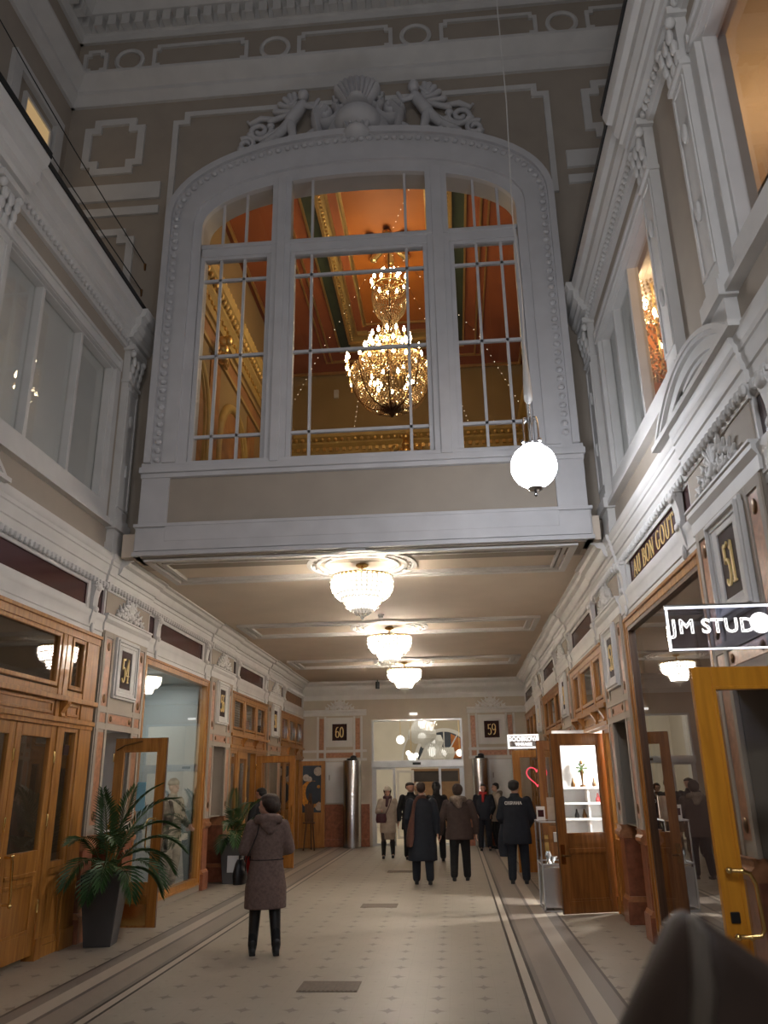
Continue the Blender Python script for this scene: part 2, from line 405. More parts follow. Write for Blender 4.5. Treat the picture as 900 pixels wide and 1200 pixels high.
def glyph_mesh(mb, ch, O, R, U, Nn, size, W=.135, t=.05, depth=.012, wscale=1.0):
    w, strokes = GLY[ch]
    O, R, U, Nn = Vector(O), Vector(R), Vector(U), Vector(Nn)
    for s in strokes:
        L_, R_ = [], []
        for i, p in enumerate(s):
            q0 = s[max(0, i - 1)]; q1 = s[min(len(s) - 1, i + 1)]
            if s[0] == s[-1] or (abs(s[0][0] - s[-1][0]) < 1e-6 and abs(s[0][1] - s[-1][1]) < 1e-6):
                if i == 0: q0 = s[-2]
                if i == len(s) - 1: q1 = s[1]
            dx, dy = q1[0] - q0[0], q1[1] - q0[1]; l = math.hypot(dx, dy) or 1; dx /= l; dy /= l
            h = (t + (W - t) * abs(dy) ** 1.2) / 2
            if ch == 'N' and len(s) == 2 and abs(dx) < .1: h = t / 2 * 1.2
            if ch in 'A4' and dy > .3 and len(s) == 2 and dx > .1: h = t / 2 * 1.3
            L_.append((p[0] - dy * h, p[1] + dx * h)); R_.append((p[0] + dy * h, p[1] - dx * h))
        P = lambda a, k: tuple(O + R * (a[0] * size * wscale) + U * (a[1] * size) + Nn * k)
        n = len(s)
        vs = [P(a, depth) for a in L_] + [P(a, depth) for a in R_] + [P(a, 0) for a in L_] + [P(a, 0) for a in R_]
        fs = []
        for i in range(n - 1):
            fs += [(i, i + 1, n + i + 1, n + i), (2 * n + i, 2 * n + i + 1, i + 1, i), (n + i, n + i + 1, 3 * n + i + 1, 3 * n + i)]
        fs += [(0, n, 3 * n, 2 * n), (n - 1, 2 * n - 1, 4 * n - 1, 3 * n - 1)]
        mb.add(vs, fs)
    return w * size * wscale
def text_width(s, size, wscale=1.0, track=.06): return sum((GLY[c][0] + track) * size * wscale for c in s) - track * size * wscale
def serif_text(mb, s, C, R, U, Nn, size, wscale=1.0, track=.06, **k):
    """centred on C"""
    w = text_width(s, size, wscale, track); O = Vector(C) - Vector(R) * (w / 2) - Vector(U) * (size / 2)
    for c in s:
        O = O + Vector(R) * (glyph_mesh(mb, c, O, R, U, Nn, size, wscale=wscale, **k) + track * size * wscale)

def sans_text(name, s, C, R, U, Nn, size, mat, parent, outline=0.0, extrude=.002, spacing=1.0, bold=0.0):
    """plain block lettering centred on C, converted to a mesh"""
    cu = bpy.data.curves.new(name, 'FONT'); cu.body = s; cu.size = size; cu.align_x = 'CENTER'; cu.align_y = 'CENTER'; cu.space_character = spacing
    if outline:
        cu.fill_mode = 'NONE'; cu.bevel_depth = outline; cu.bevel_resolution = 1
    else:
        cu.extrude = extrude; cu.offset = bold
    cu.resolution_u = 3
    t = bpy.data.objects.new(name + '_text', cu); COL.objects.link(t)
    dg = bpy.context.evaluated_depsgraph_get(); dg.update()
    me = bpy.data.meshes.new_from_object(t.evaluated_get(dg))
    COL.objects.unlink(t); bpy.data.objects.remove(t); 
    Rv, Uv, Nv = Vector(R), Vector(U), Vector(Nn)
    mb = MB(); C = Vector(C)
    mb.add([tuple(C + Rv * v.co.x + Uv * v.co.y + Nv * v.co.z) for v in me.vertices], [tuple(p.vertices) for p in me.polygons])
    bpy.data.meshes.remove(me)
    return mb.build(name, mat, parent)
def text_extent(s, size, spacing):
    cu = bpy.data.curves.new('measure', 'FONT'); cu.body = s; cu.size = size; cu.space_character = spacing
    t = bpy.data.objects.new('measure', cu); COL.objects.link(t); dg = bpy.context.evaluated_depsgraph_get(); dg.update()
    xs = [c[0] for c in t.evaluated_get(dg).bound_box]; COL.objects.unlink(t); bpy.data.objects.remove(t)
    return min(xs), max(xs)
def sign_letters(s, C, R, U, Nn, size, mat, parent, spacing=1.0, **k):
    """a row of separate letters centred on C"""
    a, b = text_extent(s, size, spacing); C = Vector(C); R = Vector(R)
    for i, c in enumerate(s):
        if c == ' ': continue
        pm = text_extent(s[:i + 1], size, spacing)[1]; l0, l1 = text_extent(c, size, spacing)
        sans_text('letter', c, tuple(C + R * (pm - (l1 - l0) / 2 - (a + b) / 2)), R, U, Nn, size, mat, parent, **k)
# ================================================================== SHELL
YB, YE = -6.0, 25.6          # corridor: behind the camera ... end wall
FY = 10.9                    # facade plane of the hall building
mb = MB(); mb.box(wx(LEFT, -3), wx(RIGHT, -3), YB, YE + .2, -.12, 0)
struct(mb.build('floor', 'floor', origin=(-1.26, 0, 0)))

def bays():                  # (y0, y1) of every bay between pilasters
    cs = [1.15] + PIL; return [(a + .8, b - .8) for a, b in zip(cs, cs[1:])] + [(PIL[-1] + .8, YE)]

def profile(mb, prof, y0, y1): mb.prism(prof, 'y', y0, y1)
# entablature profiles, (depth, z)
COR = [(-.25, 4.50), (.035, 4.50), (.045, 4.55), (.045, 4.60), (.062, 4.61), (.062, 4.65), (.078, 4.69), (.078, 4.74), (.092, 4.75), (.092, 4.80), (.112, 4.83), (.118, 4.88), (.118, 4.90), (-.25, 4.90)]
COVE = [(-.2, 4.66), (.10, 4.66), (.13, 4.70), (.15, 4.77), (.21, 4.79), (.24, 4.83), (.29, 4.84), (.29, 4.87), (-.2, 4.87)]
FAS = [(-.25, 3.74), (.04, 3.74), (.04, 3.80), (.052, 3.81), (.052, 3.93), (.062, 3.95), (.075, 4.0), (.075, 4.03), (.03, 4.045), (-.25, 4.045)]
UCOR = [(-.25, 8.27), (.09, 8.27), (.105, 8.33), (.14, 8.35), (.14, 8.41), (.19, 8.47), (.19, 8.60), (.25, 8.62), (.28, 8.71), (.28, 8.75), (-.25, 8.75)]
def shift(p, k): return [(d + (k if d > -.2 else 0), z) for d, z in p]

for s, sn in ((LEFT, 'left'), (RIGHT, 'right')):
    T = side(s)
    # solid wall: piers behind pilasters, header over the bays, upper storey
    mb = MB(T)
    mb.box(-2.6, -2.45, YB, YE, -.1, 4.9)                                  # back of the shops
    for i, c in enumerate(PIL + [1.15, -3.9]):
        mb.box(-2.45, -.62, c - .06, c + .06, 0, 3.74)                        # party walls
    mb.box(-2.45, 0, YB, YE, 3.74, 4.85)                                    # header over bays
    mb.box(-.30, 0, YB, FY, 4.85, 5.30)                                     # parapet under upper windows
    mb.box(-.30, 0, YB, FY, 7.86, 8.74)                                     # over upper windows
    mb.box(-2.45, -.3, YB, FY, 8.6, 8.74)                                   # terrace on top
    mb.box(-.30, 0, 10.22, FY, 5.3, 7.86)
    for c in (6.2, 1.15, -3.9): mb.box(-.30, 0, c - .8, c + .8, 5.3, 7.86)
    struct(mb.build('wall_' + sn, 'beige'))
    # lower entablature
    mb = MB(T)
    profile(mb, COR, YB, YE)
    profile(mb, FAS, YB, YE); profile(mb, COVE, 10.62, YE)
    profile(mb, [(-.25, 4.38), (.03, 4.38), (.03, 4.40), (.055, 4.44), (.055, 4.505), (-.25, 4.505)], YB, YE)
    for c in PIL:
        profile(mb, shift(COR, .035), c - .86, c + .86)
        if c > 11: profile(mb, shift(COVE, .03), max(10.625, c - .86), c + .86)
        profile(mb, [(-.25, 3.84), (.075, 3.84), (.075, 3.95), (.09, 3.97), (.11, 4.0), (.11, 4.04), (.125, 4.05), (.125, 4.07), (-.25, 4.07)], c - .83, c + .83)
        profile(mb, [(-.25, 4.38), (.075, 4.38), (.10, 4.44), (.10, 4.505), (-.25, 4.505)], c - .84, c + .84)
    y = 4.0
    while y < YE - .1:                                                       # egg mouldings
        pil = any(abs(y - c) < .84 for c in PIL)
        mb.ball((.06 if not pil else .10, y, 4.445), (.035, .036, .05), 7, 4)
        y += .105
    struct(mb.build('trim_1' if s < 0 else 'trim_2', 'white', smooth=30))
    # plaque band surrounds: white frames around the plum panels, consoles
    mb = MB(T)
    for a, b in bays():
        last = b > 25
        b2 = b if not last else b + .8
        mb.box(-.1, .045, a + .52, b2 - .52 if not last else b, 4.03, 4.075)
        mb.box(-.1, .045, a + .52, b2 - .52 if not last else b, 4.355, 4.40)
        for e in ((a + .50, a + .575), (b - .575, b - .50)) if not last else ((a + .5, a + .575), (b - .3, b - .2)):
            mb.box(-.1, .05, e[0], e[1], 4.03, 4.40)
        for e in ((a - .02, a + .05), (b - .05, b + .02)): mb.box(-.1, .05, e[0], e[1], 4.03, 4.4)
        for yc in ((a + .385, b - .385) if not last else (a + .385,)):         # scrolled consoles
            pts = [(.03, 4.40), (.12, 4.40), (.12, 4.33), (.10, 4.28), (.085, 4.20), (.08, 4.10), (.10, 4.04), (.085, 3.98), (.065, 3.86), (.04, 3.80)]
            mb.prism(pts, 'y', yc - .075, yc + .075)
            mb.ball((.10, yc, 4.345), (.05, .09, .055), 8, 6); mb.ball((.085, yc, 4.05), (.04, .08, .045), 8, 6)
            mb.ball((.07, yc, 3.80), (.025, .04, .07), 8, 6)
            mb.box(.02, .11, yc - .1, yc + .1, 4.375, 4.41)
    struct(mb.build('trim_3' if s < 0 else 'trim_4', 'white', smooth=30))
    mb = MB(T)
    for a, b in bays():
        for e in ((a + .05, a + .31), (b - .31, b - .05)):
            if e[1] < YE: mb.box(-.02, .02, e[0], e[1], 4.05, 4.38)
    struct(mb.build('trim_5' if s < 0 else 'trim_6', 'plum'))
    # upper storey: sill, brown strip edge, entablature, egg moulding, flashing
    mb = MB(T)
    mb.box(-.32, .10, YB, FY - .2, 5.28, 5.34); mb.box(-.32, .06, YB, FY - .2, 5.34, 5.40)
    profile(mb, UCOR, YB, FY - .02)
    for y0, y1 in ((5.30, 7.10), (.3, 2.05), (10.2, FY - .02)):
        profile(mb, shift(UCOR, .085), y0, y1)
    profile(mb, [(-.2, 8.15), (.05, 8.15), (.08, 8.2), (.10, 8.27), (-.2, 8.27)], YB, FY - .02)
    y = 4.2
    while y < FY - .1:
        mb.ball((.10, y, 8.215), (.035, .033, .045), 7, 4); y += .095
    struct(mb.build('trim_7' if s < 0 else 'trim_8', 'white', smooth=30))
    mb = MB(T); mb.box(-.3, .295, YB, 5.3, 8.75, 8.83); mb.box(-.3, .38, 5.3, 7.10, 8.75, 8.835); mb.box(-.3, .295, 7.10, FY - .02, 8.75, 8.83)
    struct(mb.build('trim_9' if s < 0 else 'trim_10', 'darkmetal'))
    # upper windows
    for k, (a, b) in enumerate(((7.0, 10.22), (1.95, 5.40))):
        clear = (s == RIGHT)
        mb = MB(T)
        mb.frame('x', -.16, .035, a, b, 5.40, 7.86, .14, .20)
        mb.frame('x', -.10, .06, a + .02, b - .02, 7.672, 7.868, .05)
        mb.frame('x', -.14, -.02, a + .14, b - .14, 5.5, 7.7, .05, .05)
        ms = [8.02, 9.08] if k == 0 else []
        if s == RIGHT and k == 0: ms = [8.42, 9.3]
        for m_ in ms: mb.box(-.15, -.03, m_ - .035, m_ + .035, 5.45, 7.68)
        n = 1 + 2 * (s == RIGHT) + k
        fr = struct(mb.build('window_%d' % n, 'white', bevel=.006))
        edges = [a + .14] + ms + [b - .14]
        for i, (e0, e1) in enumerate(zip(edges, edges[1:])):
            g = MB(T)
            g.box(-.13, -.12, e0, e1, 5.45, 7.7)
            g.build('pane', 'glass_dim', fr)
            if not (s == RIGHT and (k == 1 or i == 0)):
                f = MB(T); f.box(-.17, -.15, e0 - .02, e1 + .02, 5.45, 7.7); f.build('frosted_panel', 'frost', fr)
    # upper pilasters
    for c, kind in ((6.2, 'pair'), (10.55, 'corner')):
        mb = MB(T)
        for yc, w in (((c - .62, .17), (c + .62, .17)) if kind == 'pair' else ((c, .20),)):
            mb.box(-.1, .10, yc - w, yc + w, 5.06, 8.15)
            mb.box(-.1, .115, yc - w - .03, yc + w + .03, 4.87, 5.06)
            mb.box(-.1, .15, yc - w - .05, yc + w + .05, 5.26, 5.40)
            mb.box(-.1, .12, yc - w - .02, yc + w + .02, 5.40, 5.46)
            mb.frame('x', .09, .115, yc - w + .02, yc + w - .02, 5.6, 7.5, .035)
            mb.ball((.11, yc, 6.2), (.03, .05, .10), 8, 6); mb.ball((.11, yc, 7.0), (.03, .05, .10), 8, 6)
            # capital: acanthus bulbs and abacus
            mb.box(-.1, .13, yc - w - .02, yc + w + .02, 7.58, 7.63)
            for j in range(3):
                for q in (-1, 0, 1): mb.ball((.105 + .022 * j, yc + q * w * .72, 7.71 + .12 * j), (.035, .05, .085), 8, 6)
            for q in (-1, 1): mb.ball((.14, yc + q * w, 8.06), (.05, .045, .06), 10, 6)
            mb.box(-.1, .17, yc - w - .05, yc + w + .05, 8.12, 8.20)
        struct(mb.build('pilaster', 'white', smooth=35))

# segmental pediments over the pilasters with the number plaques nearest the camera
for s in (RIGHT, LEFT):
    T = side(s)
    def parc(hw, rise, z0, n=22): 
        R = (hw * hw + rise * rise) / (2 * rise); a = math.asin(min(1, hw / R)) if rise <= hw else PI - math.asin(hw / R)
        return [(6.35 + R * math.sin(-a + 2 * a * i / n), z0 + rise - R + R * math.cos(-a + 2 * a * i / n)) for i in range(n + 1)]
    mb = MB(T)
    def pband(A, B, d0, d1):
        n = len(A); vs = []
        for d in (d1, d0):
            vs += [(d, y, z) for y, z in A] + [(d, y, z) for y, z in B]
        fs = []
        for i in range(n - 1): fs += [(i, i + 1, n + i + 1, n + i), (2 * n + i, 3 * n + i, 3 * n + i + 1, 2 * n + i + 1), (i, 2 * n + i, 2 * n + i + 1, i + 1), (n + i, n + i + 1, 3 * n + i + 1, 3 * n + i)]
        fs += [(0, n, 3 * n, 2 * n), (n - 1, 3 * n - 1, 4 * n - 1, 2 * n - 1)]
        mb.add(vs, fs)
    pband(parc(1.14, .42, 4.90), parc(1.07, .38, 4.90), -.05, .19)
    pband(parc(1.07, .38, 4.90), parc(1.01, .345, 4.90), -.05, .17)
    pband(parc(1.01, .345, 4.90), parc(.84, .25, 4.90), -.05, .13)
    pband(parc(.84, .25, 4.90), parc(.77, .21, 4.90), -.05, .10)
    pband(parc(.77, .21, 4.90), [(6.35 - .77 + 1.54 * i / 22, 4.90) for i in range(23)], -.05, .05)
    a_ = parc(.62, .15, 4.91)
    for i in range(1, 22): mb.ball((.06, a_[i][0], a_[i][1]), (.03, .03, .03), 7, 5)
    for q in (-.3, -.15, 0, .15, .3): mb.ball((.06, 6.35 + q, 4.94 + .08 * (1 - abs(q) / .3)), (.03, .06, .045), 8, 5)
    mb.box(-.05, .20, 5.17, 7.53, 4.875, 4.925)
    o = mb.build('segmental_pediment', 'white', smooth=30)
    if s == RIGHT: struct(o)
    else: struct(o)

# lower pilasters with marble dado, recess, inlays
def pilaster(s, c, grey_niche):
    T0 = side(s); T = lambda d, y, z: T0(d - .03 if d > .03 else d, y, z)
    g = thing('pilaster', '', '', T(0, c, 0)); 
    for k in ('label', 'category'): del g[k]
    struct(g)
    mb = MB(T)
    for y0, y1 in ((c - .8, c - .50), (c + .50, c + .8)): mb.box(-.62, .09, y0, y1, 1.22, 2.56)
    mb.box(-.62, .09, c - .8, c + .8, 2.56, 3.86); mb.box(-.25, .09, c - .8, c + .8, 4.03, 4.42)
    # raised flat bands that frame the inlays
    for y in (-.74, -.46, .46, .74):
        mb.box(.08, .105, c + y - .035, c + y + .035, 1.22 if abs(y) < .47 or abs(y) > .7 else 2.5, 3.84)
    for z in (2.58, 2.80, 3.80): mb.box(.08, .104, c - .78, c + .78, z - .04, z + .04)
    mb.build('plaster_body', 'beige', g)
    mb = MB(T)
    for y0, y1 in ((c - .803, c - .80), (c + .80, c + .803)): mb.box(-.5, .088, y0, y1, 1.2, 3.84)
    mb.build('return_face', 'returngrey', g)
    mb = MB(T)
    for q in (-1, 1):
        y0, y1 = sorted((c + q * .51, c + q * .695)); 
        mb.box(.085, .097, y0, y1, 1.34, 2.50); mb.box(.085, .097, y0, y1, 2.84, 3.74); mb.box(.085, .097, y0, y1, 2.63, 2.75)
    mb.box(.085, .097, c - .41, c + .41, 2.63, 2.75)
    mb.build('marble_inlay', 'inlay', g)
    mb = MB(T)
    for q in (-1, 1):
        for z in (1.45, 2.94, 3.64): mb.ball((.10, c + q * .60, z), (.014, .05, .06), 8, 5)
        mb.ball((.10, c + q * .33, 2.69), (.014, .045, .04), 8, 5)
    mb.build('rosette', 'bronze', g, smooth=True)
    mb = MB(T)
    for y0, y1 in ((c - .8, c - .50), (c + .50, c + .8)):
        mb.box(-.62, .10, y0, y1, .30, 1.05); mb.box(-.62, .14, y0 - .02, y1 + .02, 0, .30)
    mb.build('marble_dado', 'dado', g, bevel=.008)
    mb = MB(T)
    for y0, y1 in ((c - .8, c - .50), (c + .50, c + .8)):
        mb.prism([(-.6, 1.05), (.11, 1.05), (.15, 1.09), (.15, 1.13), (.12, 1.16), (.12, 1.20), (.15, 1.22), (-.6, 1.22)], 'y', y0 - .012, y1 + .012)
        mb.prism([(-.6, .27), (.14, .27), (.105, .34), (-.6, .34)], 'y', y0 - .022, y1 + .022)
    mb.build('marble_moulding', 'dadolight', g)
    mb = MB(T)
    mb.box(-.64, -.60, c - .52, c + .52, 1.2, 2.58); mb.frame('x', -.6, .04, c - .51, c + .51, 1.22, 2.57, .02)
    if s == LEFT and c == PIL[1]:
        mb.build('recess', 'shopwhite', g); mb = MB(T); mb.frame('x', -.58, -.50, c - .50, c + .50, .02, 2.55, .10); mb.build('door_jamb', 'wood', g)  # recess coloured white to stand for the lit room behind this doorway
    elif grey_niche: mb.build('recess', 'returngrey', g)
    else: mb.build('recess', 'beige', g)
    mb = MB(T); mb.box(-.64, -.58, c - .52, c + .52, 0, 1.2); mb.build('recess_base', 'dado', g)
    return g
for s in (LEFT, RIGHT):
    for c in PIL: pilaster(s, c, s == RIGHT)

# ceiling of the passage with mouldings
mb = MB(); mb.box(wx(LEFT, .2), wx(RIGHT, .2), 10.46, YE, 4.86, 5.2)
struct(mb.build('ceiling', 'ceilbeige'))
mb = MB()
X0, X1 = wx(LEFT, .50), wx(RIGHT, .50)
for c in PIL[1:]:
    for e, w, t in ((0, .10, .05), (.13, .05, .03), (.21, .035, .045)):
        f_y0, f_y1 = c - .72 + e, c + .72 - e
        mb.box(X0 + e, X1 - e, f_y0, f_y0 + w, 4.86 - t, 4.87); mb.box(X0 + e, X1 - e, f_y1 - w, f_y1, 4.86 - t, 4.87)
        mb.box(X0 + e, X0 + e + w, f_y0 + w, f_y1 - w, 4.86 - t, 4.87); mb.box(X1 - e - w, X1 - e, f_y0 + w, f_y1 - w, 4.86 - t, 4.87)
struct(mb.build('trim_11', 'white'))

# ------------------------------------------------------------------ end wall
mb = MB()
XL, XR = wx(LEFT, 0), wx(RIGHT, 0); DX0, DX1, DZ = -2.57, .255, 3.68
mb.box(XL - .2, DX0, YE, YE + .3, 0, 4.9); mb.box(DX1, XR + .2, YE, YE + .3, 0, 4.9); mb.box(DX0, DX1, YE, YE + .3, DZ, 4.9)
struct(mb.build('wall_end', 'beige_lit'))
mb = MB()
E2 = lambda prof: [(YE - d, z) for d, z in prof]
mb.prism(E2([(0, 4.44), (.05, 4.44), (.08, 4.50), (.20, 4.58), (.24, 4.66), (.24, 4.72), (.33, 4.80), (.33, 4.86), (0, 4.86)]), 'x', XL, XR)
mb.prism(E2([(0, 4.30), (.03, 4.30), (.03, 4.44), (0, 4.44)]), 'x', XL, XR)
for x0, x1 in ((XL, -2.72), (.42, XR)):
    mb.prism(E2([(0, 3.82), (.05, 3.82), (.05, 3.90), (.10, 3.96), (.10, 4.0), (0, 4.0)]), 'x', x0, x1)
struct(mb.build('trim_12', 'white', smooth=30))
mb = MB()
for xc in (-3.57, 1.165):
    for q in (-1, 1):
        x0, x1 = sorted((xc + q * .50, xc + q * .64)); mb.box(x0, x1, YE - .03, YE, 2.80, 3.74); mb.box(x0, x1, YE - .03, YE, 2.56, 2.70)
    mb.box(xc - .42, xc + .42, YE - .03, YE, 2.56, 2.70)
struct(mb.build('trim_13', 'inlay'))
mb = MB()
for x0, x1 in ((XL, -2.72), (.42, XR)):
    mb.box(x0, x1, YE - .02, YE, 2.72, 2.79); mb.box(x0, x1, YE - .02, YE, 2.46, 2.54)
for xc in (-3.57, 1.165):
    for q in (-.69, -.46, .46, .69): mb.box(xc + q - .03, xc + q + .03, YE - .022, YE, 2.5, 3.8)
struct(mb.build('trim_14', 'white'))
mb = MB()
for x0, x1 in ((XL, -2.64), (.33, XR)):
    mb.box(x0, x1, YE - .05, YE, 0, 1.16); mb.box(x0, x1, YE - .08, YE, 0, .22); mb.box(x0, x1, YE - .075, YE, 1.12, 1.2)
struct(mb.build('baseboard_end', 'dado'))

# ------------------------------------------------------------------ facade of the hall over the passage
AX = -1.205                                           # axis of the bay window
def arch(hw, zs, zt, n=2.15, zb=6.25, k=40, ax=AX):
    P = [(ax - hw, zb), (ax - hw, (zb + zs) / 2)]
    for i in range(k + 1):
        t = PI - PI * i / k; c, s_ = math.cos(t), math.sin(t)
        P.append((ax + hw * math.copysign(abs(c) ** (2 / n), c), zs + (zt - zs) * abs(s_) ** (2 / n)))
    P += [(ax + hw, (zb + zs) / 2), (ax + hw, zb)]
    return P
FX0, FX1, FZ = -6.5, 4.0, 16.6
mb = MB()
mb.box(FX0 - .3, AX - 2.9, FY, FY + .3, 4.85, FZ); mb.box(AX + 2.9, FX1 + .3, FY, FY + .3, 4.85, FZ)
mb.box(AX - 2.9, AX + 2.9, FY, FY + .3, 4.88, 6.1)
A_ = arch(2.9, 10.55, 11.85, zb=6.1)[1:-1]
mb.band([(x, FZ) for x, z in A_], A_, FY, FY + .3)
struct(mb.build('wall_facade', 'beige'))
# bay: apron, sill, base
mb = MB()
BX0, BX1 = AX - 3.19, AX + 3.19
mb.box(BX0, BX1, 10.43, FY, 4.87, 5.32); mb.box(BX0 + .02, BX1 - .02, 10.405, 10.5, 4.93, 5.26); mb.box(BX0 - .02, BX1 + .02, 10.39, FY, 5.28, 5.33); mb.box(BX0 - .015, BX1 + .015, 10.40, FY, 4.86, 4.92)
mb.box(BX0 + .44, BX1 - .44, 10.40, 10.45, 5.06, 5.3)
mb.box(BX0 + .03, BX0 + .44, 10.43, FY, 5.32, 6.08); mb.box(BX1 - .44, BX1 - .03, 10.43, FY, 5.32, 6.08)
mb.box(BX0 + .02, BX1 - .02, 10.41, FY, 6.03, 6.10); mb.box(BX0, BX1, 10.37, FY, 6.10, 6.19); mb.box(BX0 + .02, BX1 - .02, 10.40, FY, 6.19, 6.26)
struct(mb.build('trim_15', 'white2', bevel=.008))
mb = MB(); mb.box(BX0 + .4, BX1 - .4, 10.48, FY, 5.3, 6.06); struct(mb.build('trim_16', 'beige'))
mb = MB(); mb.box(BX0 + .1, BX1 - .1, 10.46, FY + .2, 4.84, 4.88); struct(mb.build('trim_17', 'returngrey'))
# casing
mb = MB()
O1, O2, O3, O4, O5 = arch(3.12, 10.55, 12.10), arch(3.02, 10.55, 11.98), arch(2.86, 10.50, 11.80), arch(2.66, 10.42, 11.46), arch(2.52, 10.36, 11.24)
mb.band(O1, O2, 10.34, FY + .02); mb.band(O2, O3, 10.40, FY + .02); mb.band(O3, O4, 10.37, FY + .02); mb.band(O4, O5, 10.43, FY - .05)
E_ = arch(2.94, 10.53, 11.89, k=220, zb=6.3)
acc = 0; last = None
pts_ = [E_[0]]
for a, b in zip(E_, E_[1:]):
    L_ = math.hypot(b[0] - a[0], b[1] - a[1]); n_ = max(1, int(L_ / .02))
    for i in range(n_):
        p = (a[0] + (b[0] - a[0]) * (i + 1) / n_, a[1] + (b[1] - a[1]) * (i + 1) / n_)
        if math.hypot(p[0] - pts_[-1][0], p[1] - pts_[-1][1]) >= .125: pts_.append(p)
for p in pts_: mb.ball((p[0], 10.385, p[1]), (.055, .045, .046), 7, 5)
struct(mb.build('trim_18', 'white2', smooth=30))
# window of the bay: mullions, transom, muntins, panes
mb = MB()
gl = arch(2.52, 10.36, 11.24, k=80)
def topz(x): 
    u = min(1, abs(x - AX) / 2.52); return 10.36 + .88 * (1 - u ** 2.15) ** (1 / 2.15)
MX = [(-2.575, -2.265), (-.10, .245)]
for x0, x1 in MX:
    mb.box(x0, x1, 10.42, 10.62, 6.2, topz((x0 + x1) / 2) + .12); mb.box(x0 + .09, x1 - .09, 10.39, 10.5, 6.2, topz((x0 + x1) / 2) + .1)
mb.box(AX - 2.5, AX + 2.5, 10.44, 10.60, 9.80, 9.98); mb.box(AX - 2.5, AX + 2.5, 10.41, 10.5, 9.94, 10.0)
cols = [(-3.72, -2.575), (-2.265, -.10), (.245, 1.31)]
for x0, x1 in cols: 
    mb.frame('y', 10.46, 10.58, x0, x1, 6.22, 9.82, .07); mb.box(x0, x1, 10.46, 10.58, 10.0, 10.05)
fr = struct(mb.build('window_9', 'white2', bevel=.006))
mb = MB()
for x0, x1 in cols:
    for z in (6.68, 8.02, 9.38): mb.box(x0, x1, 10.49, 10.545, z - .022, z + .022)
for x in (-3.39, -3.01, -1.93, -.43, .66, 1.04): mb.box(x - .02, x + .02, 10.49, 10.545, 6.22, topz(x) + .05)
mb.build('muntin_grid', 'white2', fr)
for x0, x1 in cols:
    g = MB(); g.box(x0, x1, 10.512, 10.522, 6.22, 9.85); g.build('pane', 'glass_dim', fr)
    xs = [x0 + (x1 - x0) * i / 10 for i in range(11)]
    g = MB(); g.band([(x, topz(x) + .03) for x in xs], [(x, 9.95) for x in xs], 10.512, 10.522); g.build('pane', 'glass_dim', fr)

# facade plaster bands
def zpath(mb, pts, w, y0=FY - .05, y1=FY + .02, closed=True):
    n = len(pts)
    for i in range(n if closed else n - 1):
        (x0, z0), (x1, z1) = pts[i], pts[(i + 1) % n]
        if abs(z0 - z1) < 1e-6: mb.box(min(x0, x1) - w / 2, max(x0, x1) + w / 2, y0, y1, z0 - w / 2, z0 + w / 2)
        elif abs(z0 - z1) > w: mb.box(x0 - w / 2, x0 + w / 2, y0, y1, min(z0, z1) + w / 2, max(z0, z1) - w / 2)
def notched(x0, x1, z0, z1, k): return [(x0 + k, z0), (x1 - k, z0), (x1 - k, z0 + k), (x1, z0 + k), (x1, z1 - k), (x1 - k, z1 - k), (x1 - k, z1), (x0 + k, z1), (x0 + k, z1 - k), (x0, z1 - k), (x0, z0 + k), (x0 + k, z0 + k)]
mb = MB()
k = .2
zpath(mb, [(-4.49, 10.9), (-4.49, 13.02), (-4.29, 13.02), (-4.29, 13.2), (1.84, 13.2), (1.84, 13.02), (2.04, 13.02), (2.04, 10.9)], .10, closed=False)
for x0, x1 in ((-6.1, -5.12), (2.70, 3.72)):
    zpath(mb, notched(x0, x1, 12.06, 13.15, .17), .13)
    zpath(mb, notched(x0, x1, 9.0, 10.75, .17), .13)
for x0, x1 in ((-6.45, -4.68), (2.27, 3.95)):
    mb.box(x0, x1, FY - .05, FY, 11.42, 11.76); mb.box(x0, x1, FY - .05, FY, 11.10, 11.26)
# frieze frames and roundels
for x in (-5.5, -2.75, -.17, 2.45):
    R_ = [(x + .25 * math.cos(t * PI / 14), 14.62 + .24 * math.sin(t * PI / 14)) for t in range(28)]
    mb.tube([(a, FY - .01, b) for a, b in R_], .045, 6, True)
for x0, x1 in ((-6.35, -5.95), (-5.02, -3.28), (-2.30, -.62), (.30, 1.98), (2.9, 3.9)):
    zpath(mb, notched(x0, x1, 14.36, 14.88, .08), .07)
struct(mb.build('trim_19', 'white', smooth=30))
mb = MB()
C1 = [(0, 13.55), (.06, 13.55), (.09, 13.65), (.16, 13.72), (.16, 13.80), (.30, 13.92), (.36, 14.0), (.36, 14.06), (.1, 14.12), (0, 14.14)]
C2 = [(0, 15.10), (.06, 15.10), (.08, 15.22), (.12, 15.24), (.12, 15.5), (.30, 15.52), (.42, 15.66), (.42, 15.75), (.70, 15.80), (.80, 16.0), (.95, 16.1), (.95, 16.3), (0, 16.3)]
for C_ in (C1, C2): mb.prism([(FY - d, z) for d, z in C_], 'x', FX0, FX1)
x = FX0 + .1
while x < FX1: mb.box(x, x + .15, FY - .28, FY - .05, 15.26, 15.50); x += .26
# the same cornices on the two high side walls
for s_, X_ in ((1, FX0), (-1, FX1)):
    for C_ in (C1, C2): mb.prism([(X_ + s_ * d, z) for d, z in C_], 'y', YB, FY)
    y = 3.0
    while y < FY - .4: mb.box(min(X_ + s_ * .05, X_ + s_ * .28), max(X_ + s_ * .05, X_ + s_ * .28), y, y + .15, 15.26, 15.5); y += .26
struct(mb.build('trim_20', 'white', smooth=30))
mb = MB()
for X_, e in ((FX0, -1), (FX1, 1)):
    x0, x1 = sorted((X_, X_ + e * .3)); mb.box(x0, x1, YB, FY + .3, 8.6, FZ)
struct(mb.build('wall_high', 'beige'))
